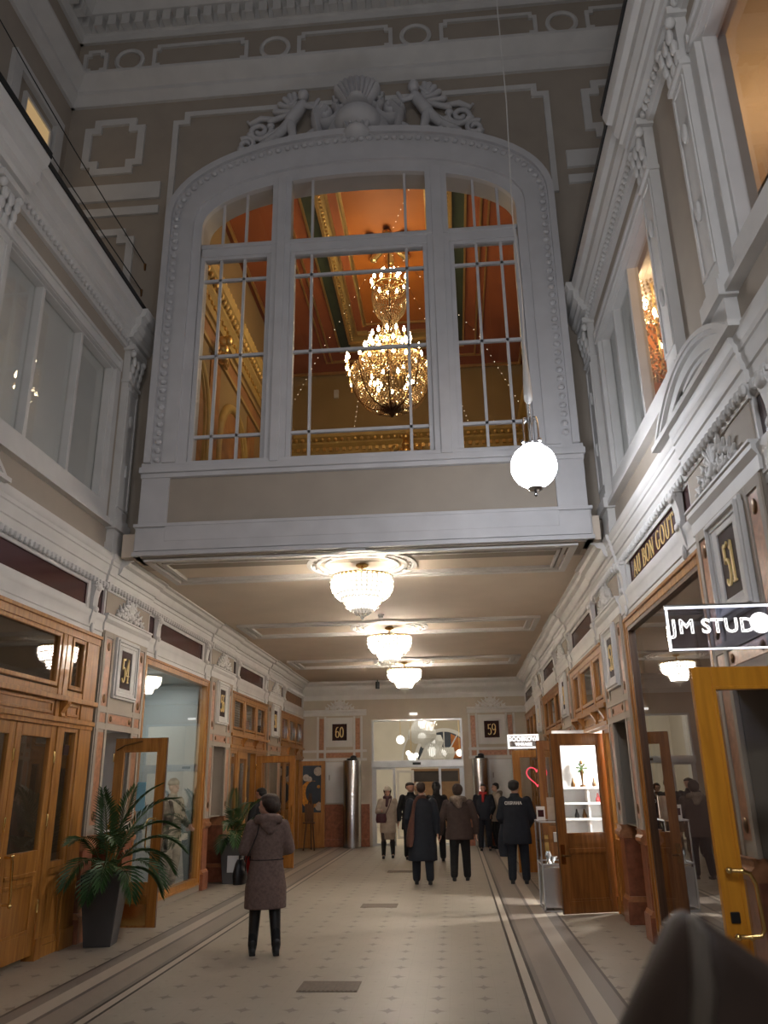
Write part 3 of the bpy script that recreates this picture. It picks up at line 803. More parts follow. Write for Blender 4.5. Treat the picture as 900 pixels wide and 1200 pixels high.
# roof of the court: a plain coffer rim around a skylight opening
mb = MB()
mb.box(FX0 - .3, FX1 + .3, 8.8, FY + .3, 16.3, 16.6); mb.box(FX0 - .3, FX0 + 1.8, YB, 8.8, 16.3, 16.6); mb.box(FX1 - 1.8, FX1 + .3, YB, 8.8, 16.3, 16.6)
struct(mb.build('ceiling_high', 'white'))
# frames on the high left wall, lit window
mb = MB()
for y0, y1 in ((9.3, 10.45),):
    mb.frame('x', FX0, FX0 + .09, y0 - .3, y1 + .15, 9.6, 12.9, .22)
struct(mb.build('trim_21', 'white'))
mb = MB(); mb.box(FX0 - .02, FX0 + .03, 9.5, 10.25, 10.4, 12.42); hw_ = struct(mb.build('window_10', 'blindwin'))
mb = MB(); mb.frame('x', FX0, FX0 + .06, 9.44, 10.31, 10.34, 12.48, .06); mb.build('sash', 'white', hw_)
# wall far behind the camera
mb = MB(); mb.box(FX0 - .3, FX1 + .3, YB - .3, YB, 0, FZ); struct(mb.build('wall_back', 'beige'))
# ================================================================== PLAQUES, PANELS, RELIEFS
def wall_frame(s):
    """right, up, normal of lettering on a side wall"""
    return ((0, -s, 0), (0, 0, 1), (-s, 0, 0))
def digits(root, txt, C, R, U, Nn, size, ws=.62, **k):
    w = text_width(txt, size, ws, .05); O = Vector(C) - Vector(R) * (w / 2) - Vector(U) * (size / 2)
    for c in txt:
        m = MB(); adv = glyph_mesh(m, c, O, R, U, Nn, size, wscale=ws, depth=.014, **k)
        m.build('numeral', 'goldpaint', root); O = O + Vector(R) * (adv + .05 * size * ws)

def number_plaque(s, c, txt, label):
    T0 = side(s); T = lambda d, y, z: T0(d - .03, y, z); t = thing('number_plaque', label, 'plaque', T(.09, c, 2.98))
    m = MB(T)
    m.frame('x', .09, .135, c - .40, c + .40, 2.97, 3.81, .085, .10); m.frame('x', .09, .16, c - .375, c + .375, 3.0, 3.78, .03)
    m.frame('x', .09, .125, c - .32, c + .32, 3.05, 3.73, .125, .075)
    m.build('plaque_frame', 'white', t, bevel=.006)
    m = MB(T); m.box(.085, .112, c - .20, c + .20, 3.12, 3.66); m.build('plaque_panel', 'plumdark', t)
    R, U, Nn = wall_frame(s)
    digits(t, txt, T(.112, c, 3.39), R, U, Nn, .34, ws=.60, W=.14, t=.05)
    return t
WHERE = {'54': 'above the open oak door with the blue notice', '56': 'above the smaller potted palm', '58': 'nearest the moon painted door on its wall',
         '51': 'just above the illuminated JM STUD sign', '53': 'beside the AU BON GOUT window', '55': 'beyond the two open brown doors', '57': 'high above the small white light box sign'}
for c, n in zip(PIL[1:], ('54', '56', '58')): number_plaque(LEFT, c, n, f'white framed dark plaque, gold number {n}, {WHERE[n]}')
for c, n in zip(PIL, ('51', '53', '55', '57')): number_plaque(RIGHT, c, n, f'white framed dark plaque, gold number {n}, {WHERE[n]}')
for xc, n in ((-3.57, '60'), (1.165, '59')):
    t = thing('number_plaque', f'square dark plaque, gold number {n}, on the end wall {"left" if n == "60" else "right"} of the glass doors', 'plaque', (xc, YE, 2.88))
    m = MB(); m.frame('y', YE - .06, YE, xc - .42, xc + .42, 2.88, 3.76, .10); m.frame('y', YE - .045, YE, xc - .33, xc + .33, 2.97, 3.67, .10)
    m.build('plaque_frame', 'white', t, bevel=.006)
    m = MB(); m.box(xc - .24, xc + .24, YE - .04, YE, 3.06, 3.58); m.build('plaque_panel', 'plumdark', t)
    digits(t, n, (xc, YE - .04, 3.32), (1, 0, 0), (0, 0, 1), (0, -1, 0), .32, ws=.64, W=.15, t=.05)

def fascia(s, y0, y1, label, mat='plum', text=None):
    T = side(s); t = thing('fascia_panel', label, 'sign panel', T(.0, (y0 + y1) / 2, 4.07))
    m = MB(T); m.box(.002, .025, y0, y1, 4.07, 4.36); m.build('panel', mat, t)
    m = MB(T); m.frame('x', .02, .032, y0, y1, 4.07, 4.36, .012); m.build('edging', 'plumdark', t)
    if text:
        R, U, Nn = wall_frame(s)
        w = text_width(text, .205, 1.0, .08)
        k = min(1.25, (abs(y1 - y0) - .32) / w)
        O = Vector(T(.025, (y0 + y1) / 2, 4.215)) - Vector(R) * (w * k / 2) - Vector(U) * .1025
        for c in text:
            if c == ' ': O = O + Vector(R) * (GLY[c][0] * .205 * k); continue
            m = MB(); adv = glyph_mesh(m, c, O, R, U, Nn, .205, W=.115, t=.036, wscale=k, depth=.006)
            m.build('letter', 'goldpaint', t); O = O + Vector(R) * (adv + .08 * .205 * k)
B = bays()
BA, BB, BC, BD = B[1], B[2], B[3], B[4]     # nearest visible bay ... bay beside the end wall
fascia(LEFT, BA[0] + .58, BA[1] - .58, 'long plum panel above the closed oak double doors')
fascia(LEFT, BB[0] + .58, BB[1] - .58, 'plum panel above the big shop window with the camouflage figure')
fascia(LEFT, BC[0] + .58, BC[1] - .58, 'plum panel above the shopfront with slatted blinds')
fascia(LEFT, BD[0] + .58, BD[1] - .3, 'brown panel above the shopfront with moon painted door', 'brownpanel')
fascia(RIGHT, BA[0] + .50, BA[1] - .70, 'plum panel lettered AU BON GOUT in gold', 'plum', 'AU BON GOUT')
fascia(RIGHT, BB[0] + .58, BB[1] - .58, 'plum panel above the brightly lit shop with open brown doors')
fascia(RIGHT, BC[0] + .58, BC[1] - .58, 'plum panel above the shop with the pink heart door')
fascia(RIGHT, BD[0] + .58, BD[1] - .3, 'plum panel between plaque 57 and the end wall')

def scroll(cx, cz, r, turns, dirn, a0=0, n=26):
    return [(cx + dirn * (r * (1 - .8 * i / n)) * math.cos(a0 + turns * 2 * PI * i / n), cz + (r * (1 - .8 * i / n)) * math.sin(a0 + turns * 2 * PI * i / n)) for i in range(n + 1)]
def relief(F, base, w, h, label):
    """F(u, z, k): u along the wall from the centre, z up from the base, k out of the wall"""
    t = thing('scroll_relief', label, 'relief', F(0, 0, 0))
    m = MB(F)
    for q in range(-3, 4):                                                   # shell
        a = q * .33; m.cap((.0, h * .34, .02), (h * .42 * math.sin(a), h * .34 + h * .6 * math.cos(a) * (1 - .06 * abs(q)), .03), .022, .03, 8, 3)
    m.ball((0, h * .28, .03), (.075, .075, .05), 10, 7); m.ball((0, h * .10, .02), (.05, .08, .04), 10, 7)
    m.build('shell', 'white', t, smooth=60)
    for q in (-1, 1):
        m = MB(F)
        for cx, cz, r, tr, a0 in ((.20, .48, .13, 1.3, PI), (.36, .30, .12, 1.3, PI * .6), (.56, .22, .09, 1.2, PI * .5), (.78, .15, .065, 1.1, PI * .5)):
            m.tube([(q * a * 1.0, b, .03) for a, b in scroll(cx * w, cz * h, r * w * .9, tr, 1, a0)], [.026 * (1 - .5 * i / 26) for i in range(27)], 7)
        for cx, cz, rr in ((.26, .70, .05), (.44, .52, .045), (.48, .12, .04), (.66, .38, .04), (.30, .12, .045), (.90, .10, .035), (.14, .22, .04)):
            m.ball((q * cx * w, cz * h, .028), (rr * 1.15, rr * .85, .035), 8, 6)
        for cx, cz, an in ((.5, .66, .7), (.32, .92, 1.1), (.72, .52, .5), (.86, .28, .3)):
            m.cap((q * cx * w - q * .03, cz * h - .04, .02), (q * (cx * w + .05 * math.cos(an)), cz * h + .05 * math.sin(an), .035), .03, .012, 7, 3)
        m.build('scroll', 'white', t, smooth=60)
    return t
def wallF(s, c, z0, d): return lambda u, z, k: (wx(s, d + k), c + u, z0 + z)
for c, n in zip(PIL[1:], ('54', '56', '58')): relief(wallF(LEFT, c, 4.075, .06), None, .52, .31, f'white plaster scroll relief over plaque {n}, {WHERE[n]}')
for c, n in zip(PIL, ('51', '53', '55', '57')): relief(wallF(RIGHT, c, 4.075, .06), None, .52, .31, f'white plaster scroll relief over plaque {n}, {WHERE[n]}')
for xc, n in ((-3.57, '60'), (1.165, '59')):
    relief(lambda u, z, k, xc=xc: (xc + u, YE - k, 4.0 + z), None, .48, .30, f'white plaster scroll relief on the end wall {"left" if n == "60" else "right"} of the glass doors over plaque {n}')

# cartouche over the arch
F = lambda u, z, k: (-1.19 + .96 * u, FY - .08 - k, 11.93 + .90 * z)
t = thing('plaster_cartouche', 'white plaster cartouche with shield and two winged figures above the arched window', 'relief', F(0, 0, 0))
F2 = lambda u, z, k: (-1.19 + .98 * u, FY - .05 - 2.6 * k, 11.60 + .90 * z)
m = MB(F2)
m.ball((0, .86, .10), (.42, .34, .16), 18, 12); m.ball((0, .86, .04), (.56, .47, .14), 18, 12)
m.build('shield', 'white2', t, smooth=60)
m = MB(F2)
for q in range(-4, 5):
    a = q * .24; m.cap((.12 * q / 4, 1.28, .08), (.42 * math.sin(a), 1.30 + .46 * math.cos(a), .14), .05, .07, 8, 3)
m.ball((0, 1.28, .12), (.20, .10, .12), 10, 7)
m.build('shell_crest', 'white2', t, smooth=60)
m = MB(F2)
for q in range(-4, 5):
    a = q * .26; m.cap((.05 * q, .45, .12), (.55 * math.sin(a), .48 - .60 * math.cos(a) * (1 - .05 * abs(q)), .10), .07, .05, 8, 3)
m.ball((0, .46, .14), (.26, .14, .12), 10, 7)
for q in range(-2, 3): m.cap((.06 * q, .42, .17), (.10 * q, .62, .2), .05, .03, 7, 3)
m.build('acanthus_pendant', 'white2', t, smooth=60)
for q in (-1, 1):
    m = MB(F2)
    m.tube([(q * a, b, .08) for a, b in scroll(.60, 1.18, .26, 1.4, 1, PI * .8)], .065, 8)
    m.tube([(q * a, b, .08) for a, b in scroll(.72, .62, .22, 1.4, 1, PI * 1.2)], .06, 8)
    m.tube([(q * a, b, .07) for a, b in scroll(.36, 1.44, .16, 1.2, 1, PI * .3)], .05, 8)
    m.tube([(q * .58, 1.30, .08), (q * .74, .95, .10), (q * .66, .55, .08), (q * .45, .28, .06)], [.07, .09, .08, .05], 8)
    m.build('scroll_frame', 'white2', t, smooth=60)
    # reclining winged figure
    m = MB(F)
    m.cap((q * 1.02, 1.16, .16), (q * 1.22, .78, .18), .105, .12, 10, 4)      # torso
    m.ball((q * 1.00, 1.36, .2), (.105, .125, .11), 12, 9); m.cap((q * 1.0, 1.27, .17), (q * 1.02, 1.16, .16), .05, .06, 8, 3)
    m.cap((q * 1.06, 1.14, .2), (q * .80, 1.02, .22), .06, .05, 8, 3); m.cap((q * .80, 1.02, .22), (q * .72, 1.22, .2), .05, .04, 8, 3)
    m.cap((q * 1.10, 1.10, .14), (q * 1.30, 1.22, .10), .06, .045, 8, 3); m.cap((q * 1.30, 1.22, .10), (q * 1.12, 1.44, .10), .045, .035, 8, 3)
    m.cap((q * 1.24, .72, .18), (q * 1.44, .42, .22), .11, .08, 10, 4); m.cap((q * 1.44, .42, .22), (q * 1.78, .30, .14), .075, .045, 10, 4)
    m.cap((q * 1.22, .64, .2), (q * 1.16, .34, .24), .10, .075, 10, 4); m.cap((q * 1.16, .34, .24), (q * 1.44, .18, .16), .07, .04, 10, 4)
    m.cap((q * 1.24, .74, .12), (q * 1.56, .40, .08), .11, .10, 10, 4)      # drapery
    for i in range(4): m.cap((q * (1.2 + .05 * i), .72 - .04 * i, .24), (q * (1.50 + .09 * i), .26 + .03 * i, .20), .035, .025, 7, 3)
    m.build('winged_figure', 'white2', t, smooth=60)
    m = MB(F)
    for i in range(6): m.cap((q * 1.14, 1.12, .07), (q * (1.20 + .085 * i), 1.56 - .045 * i * i * .55, .06), .045, .06, 8, 3)
    m.build('wing', 'white2', t, smooth=60)
    m = MB(F)
    m.tube([(q * a, b, .06) for a, b in scroll(1.82, .72, .22, 1.5, 1, PI * .9)], .05, 8)
    m.tube([(q * a, b, .06) for a, b in scroll(2.06, .42, .17, 1.4, 1, PI * .3)], .045, 8)
    m.tube([(q * 1.45, .98, .06), (q * 1.8, 1.02, .06), (q * 2.0, .90, .06), (q * 2.05, .98, .06)], [.04, .06, .05, .03], 8)
    for cx, cz in ((1.62, .82), (1.98, .64), (2.12, .2), (2.02, .14), (1.90, .20), (2.14, .32), (1.66, .56), (1.56, .66)): m.ball((q * cx, cz, .06), (.085, .075, .06), 8, 6)
    m.build('foliage_scroll', 'white2', t, smooth=60)

# ================================================================== SHOPFRONTS
def pane_box(T, d, y0, y1, z0, z1, parent, mat='glass_shop', th=.008):
    m = MB(T); m.box(d, d + th, y0, y1, z0, z1); return m.build('pane', mat, parent)

def leaf_part(T, y0, y1, parent, mat, z1=2.50, gz=(1.14, 2.36), handle=None, d=0.0, pane='glass_shop'):
    """a closed door leaf set in a shopfront"""
    m = MB(T); w = .125
    m.box(d - .02, d + .035, y0, y0 + w, .06, z1); m.box(d - .02, d + .035, y1 - w, y1, .06, z1)
    m.box(d - .02, d + .035, y0 + w, y1 - w, gz[1], z1); m.box(d - .02, d + .035, y0 + w, y1 - w, .82, gz[0]); m.box(d - .02, d + .035, y0 + w, y1 - w, .06, .30)
    m.box(d - .015, d + .02, y0 + w, y1 - w, .30, .82); m.frame('x', d + .018, d + .038, y0 + w, y1 - w, .30, .82, .035)
    m.box(d - .01, d + .05, y0 + w, y1 - w, .88, .92)
    o = m.build('door', mat, parent, bevel=.005)
    pane_box(T, d, y0 + w, y1 - w, gz[0], gz[1], o, pane)
    if handle is not None:
        m = MB(T); yy = handle
        m.tube([(d + .035, yy, 1.12), (d + .11, yy, 1.12), (d + .12, yy + .01, 1.08), (d + .12, yy + .06, .70), (d + .11, yy + .065, .66), (d + .035, yy + .065, .66)], .014, 8)
        m.ball((d + .12, yy, 1.13), .024, 8, 6); m.ball((d + .12, yy + .065, .65), .024, 8, 6)
        m.build('handle', 'brass', o, smooth=True)
    for z in (.55, 1.45, 2.15): m = MB(T); m.cap((d + .04, y1 + .004, z - .06), (d + .04, y1 + .004, z + .06), .013, .013, 8, 3); m.build('hinge', 'brass', o, smooth=True)
    return o

def shopfront(s, a, b, label, mat, transoms, posts, corbels, lower, tp='glass_shop'):
    T = side(s); t = thing('wooden_shopfront', label, 'shopfront', T(0, (a + b) / 2, 0))
    m = MB(T)
    m.box(-.08, .06, a, b, 3.60, 3.742); m.box(-.08, .085, a, b, 3.69, 3.735); m.box(-.08, .045, a, b, 2.86, 2.94)
    m.box(-.08, .10, a, b, 2.80, 2.86); m.box(-.08, .03, a, b, 2.60, 2.82); m.box(-.08, .085, a, b, 2.55, 2.61); m.box(-.08, .06, a, b, 2.50, 2.56)
    for y0, y1 in posts: m.box(-.08, .055, y0, y1, 2.86, 3.68); m.box(-.08, .05, y0, y1, 2.6, 2.8)
    for y0, y1 in transoms: m.frame('x', .02, .05, y0 - .02, y1 + .02, 2.96, 3.60, .05); m.frame('x', .02, .048, y0, y1, 2.635, 2.785, .035)
    m.build('frame', mat, t, bevel=.006)
    for y0, y1 in transoms: pane_box(T, 0, y0, y1, 2.94, 3.61, t, tp)
    if s == RIGHT:
        for y0, y1 in transoms: m = MB(T); m.box(-.06, -.045, y0, y1, 2.94, 3.61); m.build('frosted_panel', 'shopgrey', t)
    for yc in corbels:
        m = MB(T); m.prism([(.03, 2.80), (.14, 2.80), (.14, 2.77), (.10, 2.72), (.07, 2.66), (.085, 2.62), (.05, 2.58), (.03, 2.58)], 'y', yc - .05, yc + .05); m.ball((.11, yc, 2.775), (.035, .06, .03), 8, 6)
        m.build('corbel', mat, t)
    # lower part: list of ('post', y0, y1) ('side', y0, y1) ('leaf', y0, y1, handle)
    for it in lower:
        if it[0] == 'post':
            m = MB(T); m.box(-.08, .05, it[1], it[2], 0, 2.52); m.box(-.08, .07, it[1] - .005, it[2] + .005, 0, .22); m.build('post', mat, t, bevel=.005)
        elif it[0] == 'side':
            y0, y1 = it[1], it[2]; m = MB(T)
            m.frame('x', -.05, .035, y0, y1, .92, 2.52, .07); m.box(-.05, .02, y0, y1, .1, .92); m.frame('x', .018, .036, y0, y1, .12, .92, .07); m.box(-.05, .045, y0, y1, 0, .12)
            o = m.build('sidelight', mat, t, bevel=.005); pane_box(T, 0, y0 + .07, y1 - .07, .98, 2.46, o)
        else: leaf_part(T, it[1], it[2], t, mat, handle=it[3])
    return t

a, b = BA
sfA = shopfront(LEFT, a, b - .04, 'honey oak shopfront with closed double doors beside plaque 54', 'wood',
    [(7.62, 9.32), (9.66, 9.98)], [(7.35, 7.52), (9.37, 9.46), (9.48, 9.60), (10.04, 10.40), (7.0, 7.1)], [9.52, 7.45],
    [('post', 10.06, 10.40), ('side', 9.62, 10.06), ('post', 9.485, 9.62), ('leaf', 8.57, 9.48, 8.66), ('leaf', 7.65, 8.56, 8.40), ('post', 7.5, 7.65), ('side', 7.05, 7.5)])
a, b = BC
sfC = shopfront(LEFT, a + .02, b - .02, 'honey oak shopfront with slatted blinds between plaques 56 and 58', 'wood',
    [(17.36, 18.16), (18.38, 19.28), (19.5, 20.24)], [(17.12, 17.3), (18.2, 18.33), (19.32, 19.45), (20.3, 20.53)], [18.27, 19.38],
    [('post', 17.12, 17.3), ('side', 17.3, 17.82), ('post', 17.82, 17.92), ('leaf', 17.92, 18.74, None), ('post', 19.44, 19.60), ('side', 19.60, 20.3), ('post', 20.3, 20.53)])
for y0, y1 in ((17.36, 18.16), (18.38, 19.28), (19.5, 20.24)):
    m = MB(side(LEFT)); z = 2.96
    while z < 3.58: m.box(-.07, -.03, y0, y1, z, z + .035); z += .052
    m.build('slat_blind', 'blind', sfC)
a, b = BD
sfD = shopfront(LEFT, a + .02, b, 'far oak shopfront with dark cloud painted panes beside plaque 58', 'wood',
    [(22.36, 23.2), (23.45, 24.35), (24.6, 25.35)], [(22.17, 22.32), (23.24, 23.4), (24.4, 24.55), (25.4, 25.6)], [23.32, 24.48],
    [('post', 22.17, 22.3), ('side', 22.3, 22.9), ('post', 22.9, 23.02), ('leaf', 23.02, 23.9, None), ('post', 24.98, 25.15), ('side', 25.15, 25.5)])
m = MB(side(LEFT)); m.box(.008, .012, 9.76, 9.90, 2.18, 2.30); m.build('sticker', 'plumdark', sfA)
for i, (y0, y1) in enumerate(((22.36, 23.2), (23.45, 24.35), (24.6, 25.35))):
    m = MB(side(LEFT)); m.box(-.07, -.04, y0, y1, 2.94, 3.61); m.build('backing_board', 'slate', sfD)
    m = MB(side(LEFT)); yc = (y0 + y1) / 2
    m.prism([(yc - .14, 2.98), (yc + .02, 3.0), (yc + .12, 3.25), (yc + .04, 3.56), (yc - .06, 3.4)], 'x', -.04, -.025); m.build('painted_shape', 'moon' if i == 1 else 'cloud', sfD)

# tall shop window with the figure, left
def showcase(s, a, b, label, mat, z0=.10, inner=None):
    T = side(s); t = thing('shop_window', label, 'shop window', T(0, (a + b) / 2, 0))
    m = MB(T); m.frame('x', -.10, .04, a, b, z0, 3.742, .13, .12); m.frame('x', -.06, .06, a + .01, b - .01, z0, 3.742, .04); m.build('frame', mat, t, bevel=.006)
    if inner:
        m = MB(T); m.frame('x', -.07, .03, a + .13, b - .13, z0 + .12, 3.622, .045); m.build('inner_frame', inner, t)
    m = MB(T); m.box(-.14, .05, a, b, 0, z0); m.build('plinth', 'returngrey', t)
    pane_box(T, -.02, a + .12, b - .12, z0 + .1, 3.63, t)
    return t
showcase(LEFT, BB[0] + .02, BB[1] - .02, 'tall oak framed shop window with a camouflage figure inside', 'wood')
showcase(RIGHT, BA[0] + .02, BA[1] - .02, 'tall narrow framed shop window under the AU BON GOUT panel', 'wood', inner='wooddark')
a, b = BB
sfR = shopfront(RIGHT, a + .02, b - .02, 'oak shopfront with corbels and wide open doorway beside plaque 53', 'wood',
    [(12.36, 12.98), (13.2, 14.36), (14.58, 15.2)], [(12.07, 12.3), (13.03, 13.15), (14.41, 14.53), (15.25, 15.48)], [12.34, 13.09, 14.47, 15.2],
    [('post', 12.07, 12.2), ('side', 12.2, 12.64), ('post', 12.64, 12.72), ('post', 14.86, 14.94), ('side', 14.94, 15.36), ('post', 15.36, 15.48)])
a, b = BC
sfR2 = shopfront(RIGHT, a + .02, b - .02, 'oak shopfront between plaques 55 and 57', 'wood',
    [(17.4, 18.1), (18.3, 19.4), (19.6, 20.24)], [(17.12, 17.35), (18.14, 18.26), (19.44, 19.56), (20.3, 20.53)], [18.2, 19.5],
    [('post', 17.12, 17.3), ('side', 17.3, 17.8), ('post', 17.8, 17.92), ('leaf', 19.0, 19.85, None), ('post', 19.86, 19.96), ('side', 19.96, 20.4)])
a, b = BD
sfR3 = shopfront(RIGHT, a + .02, b, 'far oak shopfront between plaque 57 and the end wall', 'wood',
    [(22.36, 23.2), (23.45, 24.35), (24.6, 25.35)], [(22.17, 22.32), (23.24, 23.4), (24.4, 24.55), (25.4, 25.6)], [23.32, 24.48],
    [('post', 22.17, 22.3), ('side', 22.3, 22.9), ('post', 22.9, 23.02), ('leaf', 23.02, 23.9, None), ('leaf', 23.94, 24.82, None), ('post', 24.84, 25.0), ('side', 25.0, 25.5)])

# rooms behind the glass
def room(s, a, b, depth, mat, z1=3.74):
    T = side(s)
    for nm, q in (('wall_shop_back', (-depth - .05, -depth, a, b, 0, z1)), ('wall_shop_side', (-depth, -.16, a, a + .03, 0, z1)), ('wall_shop_side', (-depth, -.16, b - .03, b, 0, z1)), ('ceiling_shop', (-depth, -.16, a, b, z1 - .03, z1)), ('floor_shop', (-depth, -.16, a, b, .0, .10))):
        m = MB(T); m.box(*q); struct(m.build(nm, mat))
e = .12
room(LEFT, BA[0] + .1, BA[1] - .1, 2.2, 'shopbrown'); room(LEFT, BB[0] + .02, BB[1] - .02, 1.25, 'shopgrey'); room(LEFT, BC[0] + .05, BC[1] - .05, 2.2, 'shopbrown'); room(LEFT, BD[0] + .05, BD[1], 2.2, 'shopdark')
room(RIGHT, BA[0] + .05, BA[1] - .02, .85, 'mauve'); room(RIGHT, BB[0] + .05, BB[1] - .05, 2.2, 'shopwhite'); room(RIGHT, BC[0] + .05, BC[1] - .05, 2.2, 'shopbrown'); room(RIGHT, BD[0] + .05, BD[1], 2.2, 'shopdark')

# ================================================================== OPEN DOOR LEAVES
def open_door(label, hinge, tip, mat, h=2.46, gz=(.55, 2.30), th=.045, stile=.12, edge=None, handle=None, cat='door', pane='glass_shop', lower='panel', midrail=None):
    """hinge, tip: floor points (x, y) of the two vertical edges"""
    H = Vector((hinge[0], hinge[1], 0)); D = Vector((tip[0] - hinge[0], tip[1] - hinge[1], 0)); w = D.length; D.normalize(); N_ = Vector((-D.y, D.x, 0))
    if N_.y > 0: N_ = -N_                                                     # normal towards the camera
    T = lambda u, t_, z: tuple(H + D * u + N_ * t_ + Vector((0, 0, z)))
    r = thing('door_leaf', label, cat, H)
    m = MB(T); t0, t1 = -th / 2, th / 2; z0 = .012
    m.box(0, stile, t0, t1, z0, h); m.box(w - stile, w, t0, t1, z0, h); m.box(stile, w - stile, t0, t1, gz[1], h)
    m.box(stile, w - stile, t0, t1, gz[0] - .14, gz[0]); m.box(stile, w - stile, t0, t1, z0, z0 + .16)
    if midrail: m.box(stile, w - stile, t0, t1, midrail - .05, midrail + .05); m.box(stile - .01, w - stile + .01, t0 - .012, t1 + .012, midrail + .02, midrail + .05)
    m.frame('y', t0 - .008, t1 + .008, stile - .005, w - stile + .005, gz[0] - .01, gz[1] + .01, .022)
    fr = m.build('door_frame', mat, r, bevel=.004)
    m = MB(T); m.box(stile - .005, w - stile + .005, -.004, .004, gz[0], gz[1]); m.build('pane', pane, r)
    if lower == 'panel':
        m = MB(T); m.box(stile - .005, w - stile + .005, -.012, .012, z0 + .15, gz[0] - .13); m.frame('y', -.022, .022, stile, w - stile, z0 + .16, gz[0] - .14, .03); m.build('panel', mat, r, bevel=.004)
    if edge:
        m = MB(T); m.box(w - .001, w + .004, t0, t1, z0, h); m.box(0, w, t0, t1, h - .001, h + .004); m.build('edge_seal', edge, r)
    for z in (.3, 1.25, 2.2): m = MB(T); m.cap((-.008, t1, z - .05), (-.008, t1, z + .05), .011, .011, 8, 3); m.build('hinge', 'brass', r, smooth=True)
    return r, T, w
r, T, w = open_door('open oak glass door of plaque 54 with pale blue notice and brass kick plate', (-4.86, 11.56), (-4.10, 11.56), 'wood', gz=(.56, 2.28), edge='wooddark')
m = MB(T); m.box(.13, w - .13, .023, .028, .04, .30); m.build('kick_plate', 'brass', r)
m = MB(T); m.box(.36, .49, .005, .009, 1.48, 1.86); m.build('notice', 'bluepaper', r)
m = MB(T); m.tube([(w - .09, .02, .98), (w - .17, .08, .98), (w - .19, .09, 1.02), (w - .19, .09, 1.34), (w - .17, .08, 1.38), (w - .09, .02, 1.38)], .011, 8); m.build('handle', 'brass', r, smooth=True)
m = MB(T); m.tube([(.03, .03, 2.30), (.18, .12, 2.36), (.40, .03, 2.42)], .010, 6); m.build('door_closer', 'bronze', r)
r, T, w = open_door('open amber oak glass door with long brass handle beneath the illuminated sign', (2.24, 5.27), (1.50, 5.22), 'woodyellow', h=2.46, gz=(.30, 2.33), stile=.118)
m = MB(T); m.tube([(w - .045, .02, .945), (w - .045, .06, .945), (w - .09, .085, .95), (w - .165, .09, .955), (w - .185, .09, .985), (w - .175, .09, 1.22), (w - .15, .09, 1.275), (w - .10, .085, 1.29), (w - .045, .06, 1.29), (w - .045, .02, 1.29)], .013, 10)
for z in (.945, 1.29): m.ball((w - .045, .06, z), .021, 10, 7); m.ball((w - .11, .085, z), .018, 8, 6)
m.build('handle', 'brass', r, smooth=True)
m = MB(T); m.box(w - .085, w - .03, .02, .034, 1.01, 1.07); m.build('lock', 'black', r, bevel=.006)
r, T, w = open_door('open brown oak door nearest plaque 53, glass above and panel below', (2.26, 12.80), (1.43, 12.56), 'wooddoor', h=2.46, gz=(1.06, 2.30), midrail=None, edge='wooddark')
m = MB(T); m.box(.12, w - .12, -.022, .022, .78, .93); m.box(.15, w - .15, -.035, .035, .80, .86); m.build('middle_rail', 'wooddoor', r, bevel=.004)
m = MB(T); m.box(w - .085, w - .02, .022, .03, .66, .92); m.build('lock_plate', 'brass', r); m = MB(T); m.tube([(w - .05, .03, .77), (w - .05, .08, .77), (w - .14, .085, .77)], .012, 8); m.build('handle', 'bronze', r)
m = MB(T); m.box(.14, w - .14, .0, .03, 1.03, 1.06); m.build('glazing_sill', 'wooddoor', r)
r, T, w = open_door('second open brown oak door behind the glass display case', (2.26, 14.84), (1.43, 14.74), 'wooddoor', h=2.46, gz=(1.06, 2.30), edge='wooddark')
m = MB(T); m.box(w - .085, w - .02, .022, .03, .66, .92); m.build('lock_plate', 'brass', r)
r, T, w = open_door('open oak door with pink heart on its glass beneath small light box sign', (2.22, 18.12), (1.22, 18.02), 'wood', h=2.42, gz=(.98, 2.28), edge=None, stile=.14)
hp = []
for i in range(40):
    th_ = 2 * PI * i / 40; hx = 16 * math.sin(th_) ** 3; hz = 13 * math.cos(th_) - 5 * math.cos(2 * th_) - 2 * math.cos(3 * th_) - math.cos(4 * th_)
    hp.append((w / 2 + hx * .0135, .015, 1.90 + hz * .0135))
m = MB(T); m.tube(hp, .011, 6, True); m.build('heart', 'pink', r)
r, T, w = open_door('open oak glass door of the blind hung shop facing the walking visitors', (-4.68, 19.36), (-3.74, 19.32), 'wood', h=2.44, gz=(.32, 2.30))
m = MB(T); m.tube([(w - .06, .02, .95), (w - .06, .08, .98), (w - .06, .08, 1.32), (w - .06, .02, 1.35)], .012, 8); m.build('handle', 'brass', r, smooth=True)
# the moon painted door beside the end wall
r, T, w = open_door('oak door painted with an orange crescent moon and clouds beside the end wall', (-4.74, 25.08), (-3.95, 25.14), 'wood', h=2.46, gz=(.98, 2.34), pane='slate', stile=.10)
def disc_pts(cx, cz, rr, n=26): return [(cx + rr * math.cos(2 * PI * i / n), cz + rr * math.sin(2 * PI * i / n)) for i in range(n)]
out = [(.36 + .31 * math.cos(math.radians(a_)), 1.50 + .40 * math.sin(math.radians(a_))) for a_ in range(70, 331, 10)]
inn = [(.46 + .25 * math.cos(math.radians(a_)), 1.56 + .33 * math.sin(math.radians(a_))) for a_ in range(78, 322, 9)]
inn = inn[:len(out)]
m = MB(T)
k = min(len(out), len(inn)); 
vs = [(p[0], .005, p[1]) for p in out[:k]] + [(p[0], .005, p[1]) for p in inn[:k]] + [(p[0], .012, p[1]) for p in out[:k]] + [(p[0], .012, p[1]) for p in inn[:k]]
fs = []
for i in range(k - 1): fs += [(2 * k + i, 2 * k + i + 1, 3 * k + i + 1, 3 * k + i), (i, i + 1, 2 * k + i + 1, 2 * k + i), (k + i, 3 * k + i, 3 * k + i + 1, k + i + 1)]
m.add(vs, fs); m.build('moon', 'moon', r)
